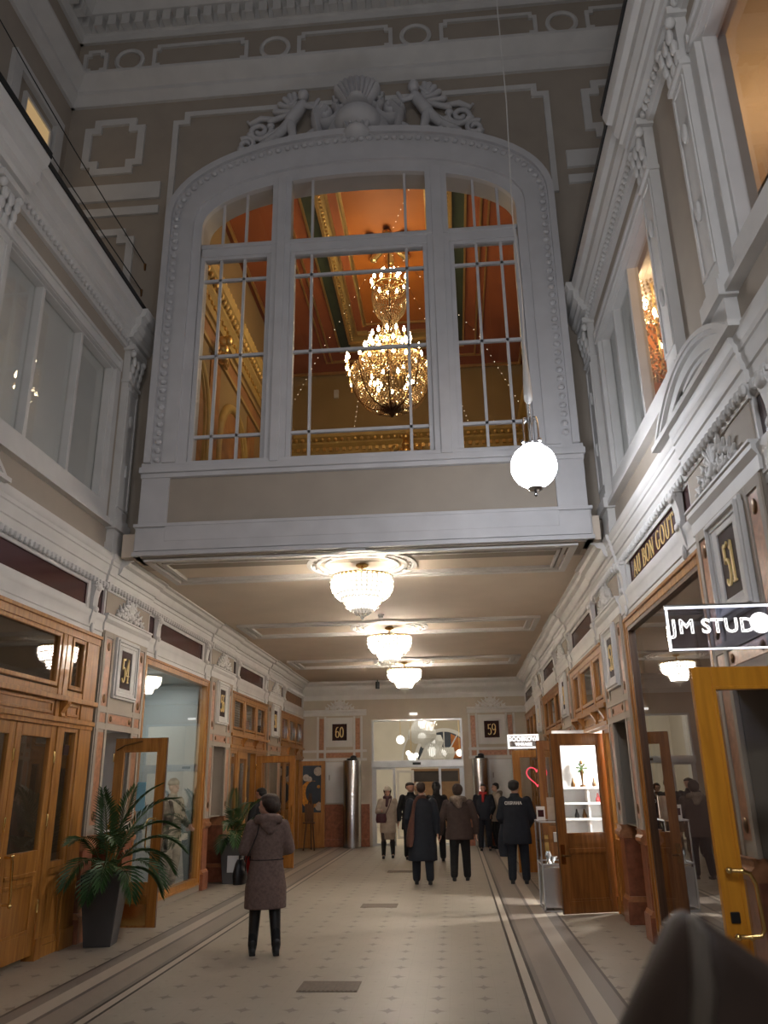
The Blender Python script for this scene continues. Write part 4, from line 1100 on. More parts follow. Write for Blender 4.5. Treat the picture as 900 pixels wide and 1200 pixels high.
for cx, cz, rr in ((.58, 2.16, .13), (.22, 1.98, .10), (.62, 1.16, .12), (.32, 1.94, .08)):
    m = MB(T); m.prism([(a_, b_) for a_, b_ in disc_pts(cx, cz, rr)], 'y', .005, .012); m.build('cloud', 'cloud', r)
m = MB(T); m.prism(disc_pts(.60, 1.72, .05, 8), 'y', .005, .012); m.build('star', 'moon', r)
# ================================================================== CHANDELIERS OF THE PASSAGE
def beads(m, prof, n, step, r, c=(0, 0, 0)):
    """rows of crystal beads along a surface of revolution given by (radius, z)"""
    pts = []
    for (r0, z0), (r1, z1) in zip(prof, prof[1:]):
        L_ = math.hypot(r1 - r0, z1 - z0); k = max(1, int(round(L_ / step)))
        pts += [(r0 + (r1 - r0) * i / k, z0 + (z1 - z0) * i / k) for i in range(k)]
    pts.append(prof[-1])
    for i, (rr, z) in enumerate(pts):
        nn = max(5, int(n * max(.35, rr / max(p[0] for p in prof))))
        for j in range(nn):
            a = 2 * PI * (j + .5 * (i % 2)) / nn
            m.octa((c[0] + rr * math.cos(a), c[1] + rr * math.sin(a), c[2] + z), r, r * 1.25)
def quarter(r0, r1, z0, z1, n=9):
    """bowl profile from (r0, z0) at the rim, bulging, to (r1, z1)"""
    return [(r1 + (r0 - r1) * math.cos(PI / 2 * i / n) ** .75, z0 + (z1 - z0) * math.sin(PI / 2 * i / n) ** 1.1) for i in range(n + 1)]
def passage_chandelier(loc, label):
    t = thing('crystal_chandelier', label, 'chandelier', loc, 'crystal basket chandeliers of the passage')
    x, y, z = loc
    m = MB(); m.lathe([(.02, .0), (.085, -.005), (.095, -.025), (.06, -.05), (.02, -.06)], loc, 20); m.lathe([(.012, -.05), (.012, -.22)], loc, 10); m.ball((x, y, z - .12), .022, 10, 7)
    m.build('stem', 'brass', t, smooth=True)
    m = MB(); m.lathe([(.43, -.195), (.455, -.20), (.455, -.225), (.43, -.23)], loc, 40, cap=False)
    for k in range(4): a = k * PI / 4; m.tube([(x - .44 * math.cos(a), y - .44 * math.sin(a), z - .21), (x, y, z - .2), (x + .44 * math.cos(a), y + .44 * math.sin(a), z - .21)], .008, 5)
    m.build('rim', 'brass', t, smooth=True)
    P1 = [(.455, -.215), (.46, -.27), (.455, -.34), (.435, -.41), (.40, -.47), (.34, -.52), (.265, -.545)]; P2 = [(.262, -.53), (.258, -.59), (.235, -.65), (.185, -.69), (.125, -.705)]; P3 = [(.12, -.70), (.115, -.73), (.085, -.755), (.04, -.77)]
    for nm, P, n in (('upper_basket', P1, 44), ('lower_basket', P2, 28), ('tip', P3, 16)):
        m = MB(); beads(m, P, n, .048, .0125, loc); stuffpart(m.build(nm, 'crystal', t))
    m = MB()
    for k in range(24): a = 2 * PI * k / 24; m.octa((x + .455 * math.cos(a), y + .455 * math.sin(a), z - .245), .014, .03)
    m.octa((x, y, z - .80), .03, .045); stuffpart(m.build('drop', 'crystal', t))
    # the lamps inside
    m = MB(); m.lathe([(r * .93, zz) for r, zz in P1] , loc, 30); m.build('lamp', 'lamp', t, smooth=True)
    m = MB(); m.lathe([(r * .90, zz) for r, zz in P2], loc, 24); m.build('lamp', 'lamplow', t, smooth=True)
    m = MB(); m.lathe([(.05, -.200), (.395, -.203), (.39, -.211), (.05, -.212)], loc, 30); m.build('top_light_block', 'white', t, smooth=True)  # added disc that holds lamp light off the ceiling
    return t
ch = passage_chandelier((-1.245, 11.25, 4.85), 'largest crystal basket chandelier, first under the passage ceiling')
dup(ch, (-1.245, 16.3, 4.85), 'middle crystal basket chandelier of the passage ceiling row')
dup(ch, (-1.245, 21.35, 4.85), 'farthest crystal basket chandelier, nearest the end wall')
def rosette(c, label, z=4.86):
    m = MB()
    for R_, w in ((.80, .06), (.66, .05), (.54, .035)): m.lathe([(R_, 0), (R_ + .01, -.035), (R_ - w + .01, -.045), (R_ - w, 0)], (-1.245, c, z), 44, cap=False)
    for k in range(24): a = 2 * PI * k / 24; m.ball((-1.245 + .72 * math.cos(a), c + .52 * 1.38 * math.sin(a), z - .015), (.03, .03, .02), 7, 4)
    o = m.build('ceiling_rosette', 'white', smooth=40, origin=(-1.245, c, z)); tag(o, label, 'ceiling rosette')
rosette(11.25, 'round plaster ceiling rosette above the largest crystal chandelier')
rosette(16.3, 'round plaster ceiling rosette above the middle crystal chandelier')
rosette(21.35, 'round plaster ceiling rosette above the farthest crystal chandelier')

# ------------------------------------------------------------------ globe lamps of the court
def globe_lamp(loc, label):
    x, y, z = loc
    t = thing('globe_pendant_lamp', label, 'lamp', loc, 'white globe lamps hung in the court')
    m = MB(); m.ball(loc, .245, 28, 20); m.build('opal_globe', 'globe', t, smooth=True)
    m = MB(); m.lathe([(.10, .235), (.12, .225), (.125, .245), (.09, .265), (.03, .27)], loc, 20)
    for k in range(4):
        a = 2 * PI * (k + .4) / 4; m.ball((x + .125 * math.cos(a), y + .125 * math.sin(a), z + .262), .026, 8, 6)
        m.tube([(x + .105 * math.cos(a), y + .105 * math.sin(a), z + .26), (x + .11 * math.cos(a), y + .11 * math.sin(a), z + .46), (x + .095 * math.cos(a), y + .095 * math.sin(a), z + .545), (x + .05 * math.cos(a), y + .05 * math.sin(a), z + .565), (x + .02 * math.cos(a), y + .02 * math.sin(a), z + .50)], .0085, 6)
    m.lathe([(.008, .26), (.012, .44), (.03, .50), (.012, .54), (.006, .60)], loc, 10)
    m.build('bracket', 'steel', t, smooth=True)
    m = MB(); m.lathe([(.075, -.235), (.085, -.25), (.07, -.27), (.03, -.28)], loc, 18); m.lathe([(.012, -.27), (.012, -.30), (.022, -.315), (.022, -.33), (.006, -.345)], loc, 12); m.build('finial', 'steel', t, smooth=True)
    m = MB(); m.tube([(x, y, z + .58), (x + .003, y, z + .74)], .009, 6)
    for i in range(5): m.ball((x, y, z + .60 + .035 * i), (.012, .012, .016), 6, 4)
    m.build('chain', 'steel', t)
    m = MB(); m.lathe([(.012, .74), (.045, .78), (.05, .86), (.042, 1.05), (.028, 1.25), (.018, 1.42), (.008, 1.50)], loc, 14); m.build('counterweight', 'white', t, smooth=True)
    m = MB(); m.tube([(x, y, z + 1.5), (x + .025, y, z + 2.2), (x - .01, y, z + 3.2), (x + .03, y, z + 5.0), (x, y, z + 8.0), (x, y, z + 11.4)], .008, 6); m.build('cord', 'white', t)
    return t
gl_ = globe_lamp((.97, 8.0, 4.98), 'glowing white globe lamp hanging on a long cord before the arched window')

# ================================================================== THE HALL BEHIND THE BAY WINDOW
HX0, HX1, HY1, HZ = -4.80, 2.62, 22.1, 14.0
HC = -1.07
m = MB(); m.box(HX0 - .3, HX0, FY + .3, HY1, 5.2, HZ); struct(m.build('wall_hall_left', 'olive'))
m = MB(); m.box(HX1, HX1 + .3, FY + .3, HY1, 5.2, HZ); struct(m.build('wall_hall_right', 'olive'))
m = MB(); m.box(HX0 - .3, HX1 + .3, HY1, HY1 + .3, 5.2, HZ + .1); struct(m.build('wall_hall_end', 'olive'))
m = MB(); m.box(HX0 - .3, HX1 + .3, FY + .3, HY1 + .3, 5.2, 5.3); struct(m.build('floor_hall', 'wooddark'))
m = MB(); m.box(HX0 - .3, HX1 + .3, FY + .25, HY1 + .3, HZ, HZ + .2); struct(m.build('ceiling_hall', 'terra2'))
def rim(m, x0, x1, y0, y1, w, t, z=HZ):
    m.box(x0, x1, y0, y0 + w, z - t, z); m.box(x0, x1, y1 - w, y1, z - t, z); m.box(x0, x0 + w, y0 + w, y1 - w, z - t, z); m.box(x1 - w, x1, y0 + w, y1 - w, z - t, z)
cx0, cx1, cy0, cy1 = -1.98, -.16, 12.5, 19.25
m = MB(); m.box(cx0, cx1, cy0, cy1, HZ - .02, HZ); struct(m.build('trim_22', 'terra'))
m = MB(); rim(m, cx0 - .58, cx1 + .58, cy0 - .9, cy1 + 1.2, .58, .03); struct(m.build('trim_23', 'ochre'))
m = MB(); rim(m, cx0 - .90, cx1 + .90, cy0 - 1.3, cy1 + 1.55, .33, .015); struct(m.build('trim_24', 'green'))
m = MB(); rim(m, cx0 - .30, cx1 + .30, cy0 - .3, cy1 + .35, .20, .035); struct(m.build('trim_25', 'terra2'))
m = MB()
for k, w, t_ in ((.04, .05, .06), (.34, .05, .08), (.60, .06, .10), (.93, .05, .06), (1.28, .05, .05)):
    rim(m, cx0 - k, cx1 + k, cy0 - k * 1.3, cy1 + k * 1.6, w, t_)
rim(m, cx0 - 1.45, cx1 + 1.45, cy0 - 1.5, cy1 + 2.1, .04, .04)
rim(m, HX0 + .12, HX1 - .12, FY + .4, HY1 - .12, .06, .08)
y = cy0
while y < cy1 + .9:
    for X_ in (cx0 - .48, cx1 + .48): m.ball((X_, y, HZ - .04), (.035, .035, .03), 6, 4)
    y += .13
struct(m.build('trim_26', 'gold'))
# gilded cornice round the hall, arches on the left wall
m = MB()
HC_ = [(0, 11.25), (.06, 11.25), (.10, 11.35), (.10, 11.45), (.20, 11.55), (.20, 11.62), (.34, 11.72), (.38, 11.84), (.38, 11.9), (0, 11.95)]
m.prism([(HX0 + d, z) for d, z in HC_], 'y', FY + .3, HY1); m.prism([(HX1 - d, z) for d, z in HC_], 'y', FY + .3, HY1); m.prism([(HY1 - d, z) for d, z in HC_], 'x', HX0, HX1)
for z0, z1, d in ((10.55, 10.64, .06), (10.98, 11.05, .07)):
    m.box(HX0, HX0 + d, FY + .3, HY1, z0, z1); m.box(HX0, HX1, HY1 - d, HY1, z0, z1)
struct(m.build('trim_27', 'ochre', smooth=30))
m = MB()
y = FY + .5
while y < HY1:
    m.ball((HX0 + .26, y, 11.66), (.06, .06, .075), 7, 5); m.ball((HX0 + .36, y + .1, 11.88), (.04, .05, .04), 6, 4); m.box(HX0, HX0 + .14, y, y + .08, 11.36, 11.44); y += .2
x = HX0 + .2
while x < HX1:
    m.ball((x, HY1 - .26, 11.66), (.06, .06, .075), 7, 5); m.box(x, x + .09, HY1 - .16, HY1, 11.34, 11.44); m.ball((x, HY1 - .37, 11.9), (.05, .04, .035), 6, 4); x += .2
struct(m.build('trim_28', 'gold', smooth=50))
m = MB()
for yc in (13.3, 16.4, 19.5):
    P = [(HX0 + .02, yc + 1.15 * math.cos(PI * i / 20), 8.7 + 1.3 * math.sin(PI * i / 20)) for i in range(21)]
    P = [(HX0 + .02, yc + 1.15, 6.5)] + P + [(HX0 + .02, yc - 1.15, 6.5)]
    m.tube(P, .10, 8); P2 = [(p[0], yc + (p[1] - yc) * .86, p[2] - .05) for p in P]; m.tube(P2, .05, 6)
struct(m.build('trim_29', 'ochre', smooth=50))
m = MB()
for yc in (13.3, 16.4, 19.5):
    m.prism([(yc + 1.12, 6.3)] + [(yc + 1.12 * math.cos(PI * i / 20), 8.7 + 1.26 * math.sin(PI * i / 20)) for i in range(21)] + [(yc - 1.12, 6.3)], 'x', HX0 - .01, HX0 + .02)
for yc in (11.75, 14.85, 17.95, 21.05): m.box(HX0, HX0 + .03, yc - .35, yc + .35, 6.3, 10.5)
m.box(HX0, HX0 + .025, FY + .3, HY1, 10.64, 10.98)
struct(m.build('trim_30', 'hallorange'))
def bracket(c, label, nrm):
    t = thing('gilded_bracket', label, 'ornament', c); X, Y, Z = c
    m = MB(); 
    for i in range(3): m.ball((X + nrm[0] * .10, Y + nrm[1] * .10, Z - .2 + .2 * i), (.14, .14, .13), 10, 7)
    m.ball((X + nrm[0] * .2, Y + nrm[1] * .2, Z + .22), (.11, .11, .13), 10, 7); m.build('mask', 'gold', t, smooth=True)
    for q in (-1, 1):
        m = MB(); u = (nrm[1], nrm[0])
        m.tube([(X + u[0] * q * a + nrm[0] * .08, Y + u[1] * q * a + nrm[1] * .08, Z - .1 + b) for a, b in scroll(.34, .0, .18, 1.3, 1, PI)], .04, 6); m.build('scroll', 'gold', t, smooth=True)
bracket((HX0 + .05, 14.85, 10.75), 'gilded scroll bracket under the cornice of the golden hall side wall', (1, 0))
bracket((HC, HY1 - .05, 11.42), 'gilded mask bracket on the far wall of the golden hall', (0, -1))
m = MB(); m.box(-3.28, -3.14, HY1 - .08, HY1, 13.15, 13.42); o = m.build('wall_speaker', 'white', origin=(-3.21, HY1, 13.15)); tag(o, 'small white wall speaker high on the far wall of the golden hall', 'speaker')

# rosette and the great gilt chandelier
t = thing('gilded_ceiling_rosette', 'gilded leaf rosette on the terracotta ceiling over the great chandelier', 'ceiling rosette', (HC, 15.86, HZ))
for k in range(8):
    a = 2 * PI * k / 8; m = MB(); c_, s_ = math.cos(a), math.sin(a)
    m.cap((HC + .12 * c_, 15.86 + .12 * s_, HZ - .06), (HC + .50 * c_, 15.86 + .50 * s_, HZ - .10), .05, .10, 8, 3); m.ball((HC + .56 * c_, 15.86 + .56 * s_, HZ - .14), (.10, .10, .08), 8, 6)
    m.build('leaf', 'gold', t, smooth=True)
m = MB(); m.lathe([(.30, 0), (.28, -.05), (.2, -.09), (.1, -.22), (.04, -.3)], (HC, 15.86, HZ), 20); m.build('boss', 'gold', t, smooth=True)
C0 = (HC, 15.86, 0)
t = thing('gilt_chandelier', 'great three tier gilt crystal chandelier lit inside the golden hall', 'chandelier', (HC, 15.86, HZ - .3))
m = MB(); m.lathe([(.02, 13.7), (.02, 12.9), (.05, 12.8), (.02, 12.7), (.03, 11.7), (.05, 11.4), (.03, 10.4)], C0, 12); m.build('stem', 'bronze', t, smooth=True)
for R_, z in ((.40, 12.72), (.44, 11.22), (.70, 10.82)):
    m = MB(); m.lathe([(R_, z - .03), (R_ + .02, z), (R_, z + .03), (R_ - .03, z)], C0, 36, cap=False)
    for k in range(6): a = PI * k / 6; m.tube([(HC - R_ * math.cos(a), 15.86 - R_ * math.sin(a), z), (HC + R_ * math.cos(a), 15.86 + R_ * math.sin(a), z)], .01, 5)
    m.build('ring', 'gold', t, smooth=True)
for nm, P, n, st, r_ in (('upper_basket', quarter(.41, .12, 12.55, 11.95), 46, .05, .022), ('neck_strands', [(.20, 11.95), (.16, 11.75), (.24, 11.45)], 22, .05, .02), ('middle_skirt', [(.42, 11.15), (.50, 10.95), (.62, 10.85)], 46, .055, .023),
        ('lower_basket', quarter(.90, .16, 10.55, 9.62, 12), 76, .062, .028), ('inner_tent', [(.26, 11.1), (.40, 10.9), (.66, 10.6)], 40, .06, .024)):
    m = MB(); beads(m, P, n, st, r_, C0); stuffpart(m.build(nm, 'crystalgold', t))
m = MB()
for k in range(8):
    a = 2 * PI * k / 8; P = quarter(.92, .12, 10.58, 9.60, 8); m.tube([(HC + r * math.cos(a), 15.86 + r * math.sin(a), z) for r, z in P], .016, 6)
m.lathe([(.02, 9.42), (.07, 9.5), (.05, 9.58), (.12, 9.62)], C0, 12); m.build('basket_rib', 'bronze', t, smooth=True)
for k in range(12):
    a = 2 * PI * k / 12; m = MB(); m.cap((HC + .05 * math.cos(a), 15.86 + .05 * math.sin(a), 9.56), (HC + .24 * math.cos(a), 15.86 + .24 * math.sin(a), 9.66), .02, .045, 7, 3); m.build('bottom_leaf', 'bronze', t, smooth=True)
for k in range(8):
    a = 2 * PI * (k + .5) / 8; c_, s_ = math.cos(a), math.sin(a)
    m = MB(); m.tube([(HC + .70 * c_, 15.86 + .70 * s_, 10.5), (HC + .85 * c_, 15.86 + .85 * s_, 10.36), (HC + 1.0 * c_, 15.86 + 1.0 * s_, 10.40), (HC + 1.02 * c_, 15.86 + 1.02 * s_, 10.52)], .016, 6)
    m.lathe([(.01, 10.50), (.06, 10.53), (.02, 10.56)], (HC + 1.02 * c_, 15.86 + 1.02 * s_, 0), 8); m.build('arm', 'gold', t, smooth=True)
cand0 = None
def candle(x, y, z, k=1.0):
    global cand0
    if cand0 is None:
        m = MB(); m.mi = 0; m.lathe([(.030, -.02), (.018, 0), (.013, .01), (.013, .11), (.012, .12)], (HC, 15.86, HZ - .3), 7)
        m.mi = 1; m.lathe([(.008, .12), (.032, .16), (.030, .20), (.006, .27)], (HC, 15.86, HZ - .3), 8)
        cand0 = m.build('candle_light', ['gold', 'bulb'], t, smooth=True); c = cand0
    else: c = cand0.copy(); COL.objects.link(c); c.parent = t
    c.location = (x, y, z - (HZ - .3)); 
for R_, z, n in ((.42, 12.74, 12), (.20, 12.95, 5), (.46, 11.24, 14), (.26, 11.05, 6), (.70, 10.84, 12), (.48, 10.12, 9)):
    for k in range(n): a = 2 * PI * (k + .3) / n; candle(R_ * math.cos(a), R_ * math.sin(a), z)
for k in range(8):
    a = 2 * PI * (k + .5) / 8
    for q, zz in ((-.08, 10.55), (.08, 10.55), (0, 10.30), (0, 10.62)): candle(1.02 * math.cos(a + q), 1.02 * math.sin(a + q), zz)
# fairy light strings across the hall
def string(P, n, label):
    m = MB(); m.mi = 0; P = [Vector(p) for p in P]
    m.tube([tuple(p) for p in P], .003, 4); m.mi = 1
    for i in range(n):
        u = i / (n - 1) * (len(P) - 1); k = min(int(u), len(P) - 2); p = P[k].lerp(P[k + 1], u - k); m.octa(tuple(p), .010)
    o = m.build('fairy_light_string', ['bronze', 'starlight'], origin=tuple(P[0])); tag(o, label, 'light string', 'fairy light strings in the golden hall')
A = (HC, 15.3, 13.55)
string([A, (-2.9, 17.5, 12.2), (-4.4, 20.5, 11.95)], 26, 'fairy light string from the great chandelier towards the far left hall corner')
string([A, (-2.0, 18.6, 12.3), (-2.6, 21.7, 12.0)], 24, 'fairy light string from the great chandelier to the far hall wall, left of it')
string([A, (.2, 18.6, 12.3), (.8, 21.7, 12.0)], 24, 'fairy light string from the great chandelier to the far hall wall, right of it')
string([A, (1.0, 17.5, 12.4), (2.2, 20.5, 11.95)], 24, 'fairy light string from the great chandelier towards the far right hall corner')
string([A, (-.5, 13.4, 13.3), (.2, 11.6, 13.2)], 18, 'fairy light string from the great chandelier towards the arched window')

# the amber room above the right shops
m = MB(); m.box(6.1, 6.2, 1.2, FY, 4.9, 8.6); m.box(2.5, 6.2, FY - .05, FY + .05, 4.9, 8.6); m.box(2.5, 6.2, 1.1, 1.2, 4.9, 8.6); m.box(2.5, 6.2, 1.2, FY, 4.86, 4.9)
struct(m.build('wall_room', 'uproom'))
C1_ = (3.12, 10.15, 0)
t = thing('gilt_wall_chandelier', 'narrow glimpse of a lit gilt crystal chandelier behind the upper right window', 'chandelier', (3.12, 10.15, 8.5))
m = MB(); m.lathe([(.02, 8.6), (.02, 7.2)], C1_, 8); m.build('stem', 'gold', t)
for nm, P in (('upper_basket', quarter(.34, .1, 8.45, 8.05)), ('lower_basket', quarter(.46, .1, 7.75, 7.1))):
    m = MB(); beads(m, P, 34, .055, .026, C1_); stuffpart(m.build(nm, 'crystalgold', t))
for R_, z, n in ((.36, 8.46, 8), (.48, 7.78, 10), (.2, 8.1, 5)):
    for k in range(n): a = 2 * PI * k / n; m = MB(); m.lathe([(.01, 0), (.028, .04), (.024, .08), (.006, .12)], (3.12 + R_ * math.cos(a), 10.15 + R_ * math.sin(a), z), 7); m.build('bulb', 'bulb', t, smooth=True)

# ================================================================== END WALL THINGS
t = thing('glass_sliding_door', 'aluminium framed glass sliding doors with tall transom in the end wall', 'door', (AX, YE, 0))
m = MB(); y0, y1 = YE + .02, YE + .14
m.frame('y', y0, y1, DX0, DX1, 2.24, DZ, .06); m.box(DX0, DX0 + .06, y0, y1, 0, 2.3); m.box(DX1 - .06, DX1, y0, y1, 0, 2.3); m.box(DX0, DX1, YE - .10, y1 + .1, 2.24, 2.44); m.build('door_frame', 'alu', t, bevel=.004)
m = MB(); m.box(DX0 + .05, DX1 - .05, YE + .07, YE + .08, 2.42, DZ - .05); m.build('transom_pane', 'glass', t)
for x0, x1 in ((DX0 + .06, -1.85), (-.52, DX1 - .06)):
    m = MB(); m.frame('y', YE + .03, YE + .08, x0, x1, .01, 2.26, .075); o = m.build('sliding_leaf', 'alu', t, bevel=.004); m = MB(); m.box(x0 + .06, x1 - .06, YE + .05, YE + .058, .07, 2.2); m.build('pane', 'glass', o)
m = MB(); m.box(-1.30, -1.05, YE - .14, YE - .09, 2.31, 2.38); m.build('motion_sensor', 'black', t)
for i, (xc, lab) in enumerate(((-3.13, 'brushed steel heater column left of the glass sliding doors'), (.74, 'brushed steel heater column right of the glass sliding doors'))):
    t = thing('steel_column', lab, 'column', (xc, 25.2, 0)); R_ = .275 if i == 0 else .25
    m = MB(); m.lathe([(R_, 0), (R_, 2.44), (R_ - .01, 2.46)], (xc, 25.2, 0), 40); m.build('shell', 'steel', t, smooth=40)
    m = MB(); m.lathe([(R_ - .1, 2.455), (R_ - .12, 2.52), (.02, 2.53)], (xc, 25.2, 0), 20); m.ball((xc + .04, 25.2, 2.55), (.10, .08, .06), 10, 7); m.build('cap', 'black', t, smooth=True)
for x0, x1, lab in ((-4.0, -3.42, 'white notice board beside the left steel column'), (1.02, 1.72, 'white notice board beside the right steel column')):
    t = thing('notice_board', lab, 'notice board', ((x0 + x1) / 2, YE, 1.25)); m = MB(); m.box(x0, x1, YE - .03, YE - .005, 1.23, 2.44); m.build('board', 'shopwhite', t)
    m = MB(); m.frame('y', YE - .04, YE - .005, x0, x1, 1.23, 2.44, .02); m.build('rim', 'alu', t)
    m = MB(); m.box(x0 + .1, x0 + .13, YE - .036, YE - .03, 1.9, 2.05); m.build('mark', 'papergrey', t)
t = thing('security_camera', 'black cylindrical camera hung from the ceiling edge by the end wall', 'camera', (-2.31, 25.05, 4.84)); m = MB(); m.lathe([(.06, -.27), (.065, -.25), (.065, -.06), (.05, -.05)], (-2.31, 25.05, 4.84), 16); m.build('body', 'black', t, smooth=40)
m = MB(); m.lathe([(.02, -.06), (.02, 0)], (-2.31, 25.05, 4.84), 8); m.build('mount', 'black', t)
t = thing('smoke_detector', 'small white smoke detector on the ceiling behind the largest chandelier', 'detector', (-1.30, 15.02, 4.86)); m = MB(); m.lathe([(.06, 0), (.06, -.03)], (-1.30, 15.02, 4.86), 16); m.build('base', 'white', t); m = MB(); m.lathe([(.04, -.03), (.045, -.07), (.02, -.09)], (-1.30, 15.02, 4.86), 16); m.build('sensor_head', 'white', t, smooth=40)
m = MB(); m.box(-1.36, -1.12, YE - .06, YE, 3.80, 3.86); o = m.build('exit_lamp', 'signface', origin=(-1.24, YE, 3.8)); tag(o, 'small lit strip lamp on the wall just above the sliding doors', 'lamp')

# ------------------------------------------------------------------ lobby beyond
m = MB(); m.box(-4.9, -4.6, YE + .3, 38, 0, 6.5); struct(m.build('wall_lobby_left', 'lobbywhite'))
m = MB(); m.box(2.4, 2.7, YE + .3, 38, 0, 6.5); struct(m.build('wall_lobby_right', 'lobbywhite'))
m = MB(); m.box(-4.9, 2.7, YE + .3, 38.3, 6.5, 6.7); struct(m.build('ceiling_lobby', 'lobbywhite'))
m = MB(); m.box(-4.9, 2.7, YE + .2, 38.3, -.12, 0); struct(m.build('floor_lobby', 'lobbybeige'))
LAX, LY = -.45, 36.0
m = MB(); m.box(-4.9, 2.7, LY, LY + .2, 0, 6.5); struct(m.build('wall_lobby_end', 'lobbywhite'))
m = MB()
P = lambda R_, z0: [(LAX + R_ * math.cos(PI - PI * i / 30), z0 + R_ * math.sin(PI * i / 30)) for i in range(31)]
m.band(P(1.30, 2.72), P(1.15, 2.72), LY - .10, LY + .01); m.box(-4.6, 2.4, LY - .08, LY, 2.45, 2.70); m.band(P(1.85, 2.72), P(1.78, 2.72), LY - .05, LY + .01)
for y in (28, 30.5, 33): m.box(-4.6, -4.45, y, y + .45, 0, 6.2); m.box(-4.6, -4.42, y - .05, y + .5, 4.6, 4.9)
m.box(-4.6, 2.4, LY - .25, LY, 5.6, 6.0)
struct(m.build('trim_31', 'white', smooth=30))
m = MB(); m.prism([(x, z) for x, z in P(1.78, 2.72)], 'y', LY - .02, LY + .005); struct(m.build('trim_32', 'lobbybeige'))
m = MB(); m.prism(P(1.15, 2.72), 'y', LY - .05, LY - .03); wn = struct(m.build('window_11', 'slate'))
m = MB(); m.prism([(LAX + .30, 2.76), (LAX + 1.05, 2.76), (LAX + .98, 3.2), (LAX + .75, 3.55), (LAX + .30, 3.78)], 'y', LY - .06, LY - .05); m.build('lit_pane', 'uproom', wn)
m = MB()
for a in (30, 60, 90, 120, 150): m.tube([(LAX, LY - .07, 2.74), (LAX + 1.15 * math.cos(math.radians(a)), LY - .07, 2.72 + 1.15 * math.sin(math.radians(a)))], .03, 6)
m.build('muntin', 'white', wn)
m = MB()
for y in (29.2, 31.7): m.box(-4.62, -4.58, y, y + .6, .1, 3.3)
struct(m.build('trim_33', 'brownpanel'))
t = thing('lobby_doorway', 'dark wooden doorway with glazed transom on the far lobby wall', 'doorway', (-.9, LY, 0))
m = MB(); m.frame('y', LY - .09, LY - .01, -1.9, .2, 0, 2.35, .10); m.box(-1.9, .2, LY - .09, LY - .01, 1.72, 1.82); m.build('door_frame', 'brownpanel', t)
m = MB(); m.box(-1.8, .1, LY - .05, LY - .03, 1.82, 2.27); m.build('transom_pane', 'shopdark', t)
for x0 in (-1.8, -.85):
    m = MB(); m.box(x0, x0 + .93, LY - .06, LY - .02, 0, 1.72); m.build('door', 'brownpanel', t)
t = thing('white_inner_door', 'white framed glazed door seen through the open sliding doors', 'door', (-1.75, 29.0, 0)); m = MB(); m.frame('y', 29.0, 29.06, -2.05, -1.45, 0, 2.2, .08); m.box(-2.05, -1.45, 29.0, 29.06, .9, 1.0); m.build('door_frame', 'white', t); m = MB(); m.box(-1.98, -1.52, 29.02, 29.03, .08, 2.12); m.build('pane', 'glass', t)
# the cascading lobby chandelier
t = thing('cascade_chandelier', 'large white cascading crystal chandelier in the lobby behind the transom', 'chandelier', (-1.2, 31, 6.5)); cc = (-1.2, 31, 0)
m = MB(); m.lathe([(.02, 6.5), (.02, 4.2)], cc, 8); m.build('stem', 'brass', t)
for i, (P_, n, c) in enumerate((([(.18, 4.25), (.26, 4.0), (.48, 3.62)], 34, cc), ([(.50, 3.62), (.52, 3.5), (.50, 3.35), (.30, 3.2)], 44, cc), ([(.34, 3.45), (.42, 3.25), (.36, 3.05)], 36, (-.85, 31.2, 0)), ([(.22, 3.15), (.34, 2.85), (.46, 2.62)], 34, (-.85, 31, 0)), ([(.40, 3.0), (.44, 2.8), (.36, 2.62)], 34, (-.45, 31.3, 0)))):
    m = MB(); beads(m, P_, int(n * 1.35), .042, .026, c); stuffpart(m.build('crystal_tier', 'crystal', t))
    m = MB(); r0 = max(p[0] for p in P_); m.ball((c[0], c[1], (P_[0][1] + P_[-1][1]) / 2), (r0 * .32, r0 * .32, (P_[0][1] - P_[-1][1]) * .36), 14, 9); m.build('lamp', 'bulbwhite', t, smooth=True)
for (gx, gy, gz), r_, lab in (((-2.15, 33, 3.42), .17, 'single white globe lamp left of the lobby chandelier'), ((-1.55, 29.5, 2.66), .13, 'white globe cluster lamp below left of the lobby chandelier'), ((.18, 32, 2.84), .13, 'white globe lamp at the right edge of the transom')):
    t = thing('lobby_globe_lamp', lab, 'lamp', (gx, gy, gz))
    m = MB(); m.ball((gx, gy, gz), r_, 16, 12); m.build('opal_globe', 'bulbwhite', t, smooth=True)
    if 'cluster' in lab:
        for dx, dz in ((.22, .06), (-.13, .16), (.10, -.14)): m = MB(); m.ball((gx + dx * .8, gy, gz + dz * .8), .09, 14, 10); m.build('opal_globe', 'bulbwhite', t, smooth=True)
    m = MB(); m.tube([(gx, gy, gz + r_), (gx, gy, 6.5)], .01, 6); m.build('cord', 'brass', t)

# ================================================================== SIGNS
# acrylic panel sign, hung at right angles to the wall
SX0, SX1, SY, SZ0, SZ1 = 1.50, 2.24, 5.62, 2.625, 2.935
t = thing('illuminated_sign', 'tinted illuminated sign lettered JM STUD with glowing edges and round white lamp', 'sign', (SX1, SY, SZ0))
m = MB(); m.box(SX0, SX1, SY - .006, SY + .006, SZ0, SZ1); m.build('acrylic_panel', 'acrylic', t)
m = MB(); m.box(SX0, SX1, SY - .012, SY + .012, SZ1 - .018, SZ1 - .006); m.box(SX0, SX1, SY - .012, SY + .012, SZ0 + .004, SZ0 + .013); m.box(SX0 + .003, SX0 + .015, SY - .012, SY + .012, SZ0, SZ1); m.build('glowing_edge', 'lettering_light', t)
m = MB(); m.box(SX0 - .004, SX1, SY - .016, SY + .016, SZ1 - .004, SZ1 + .008); m.build('rail', 'steel', t)
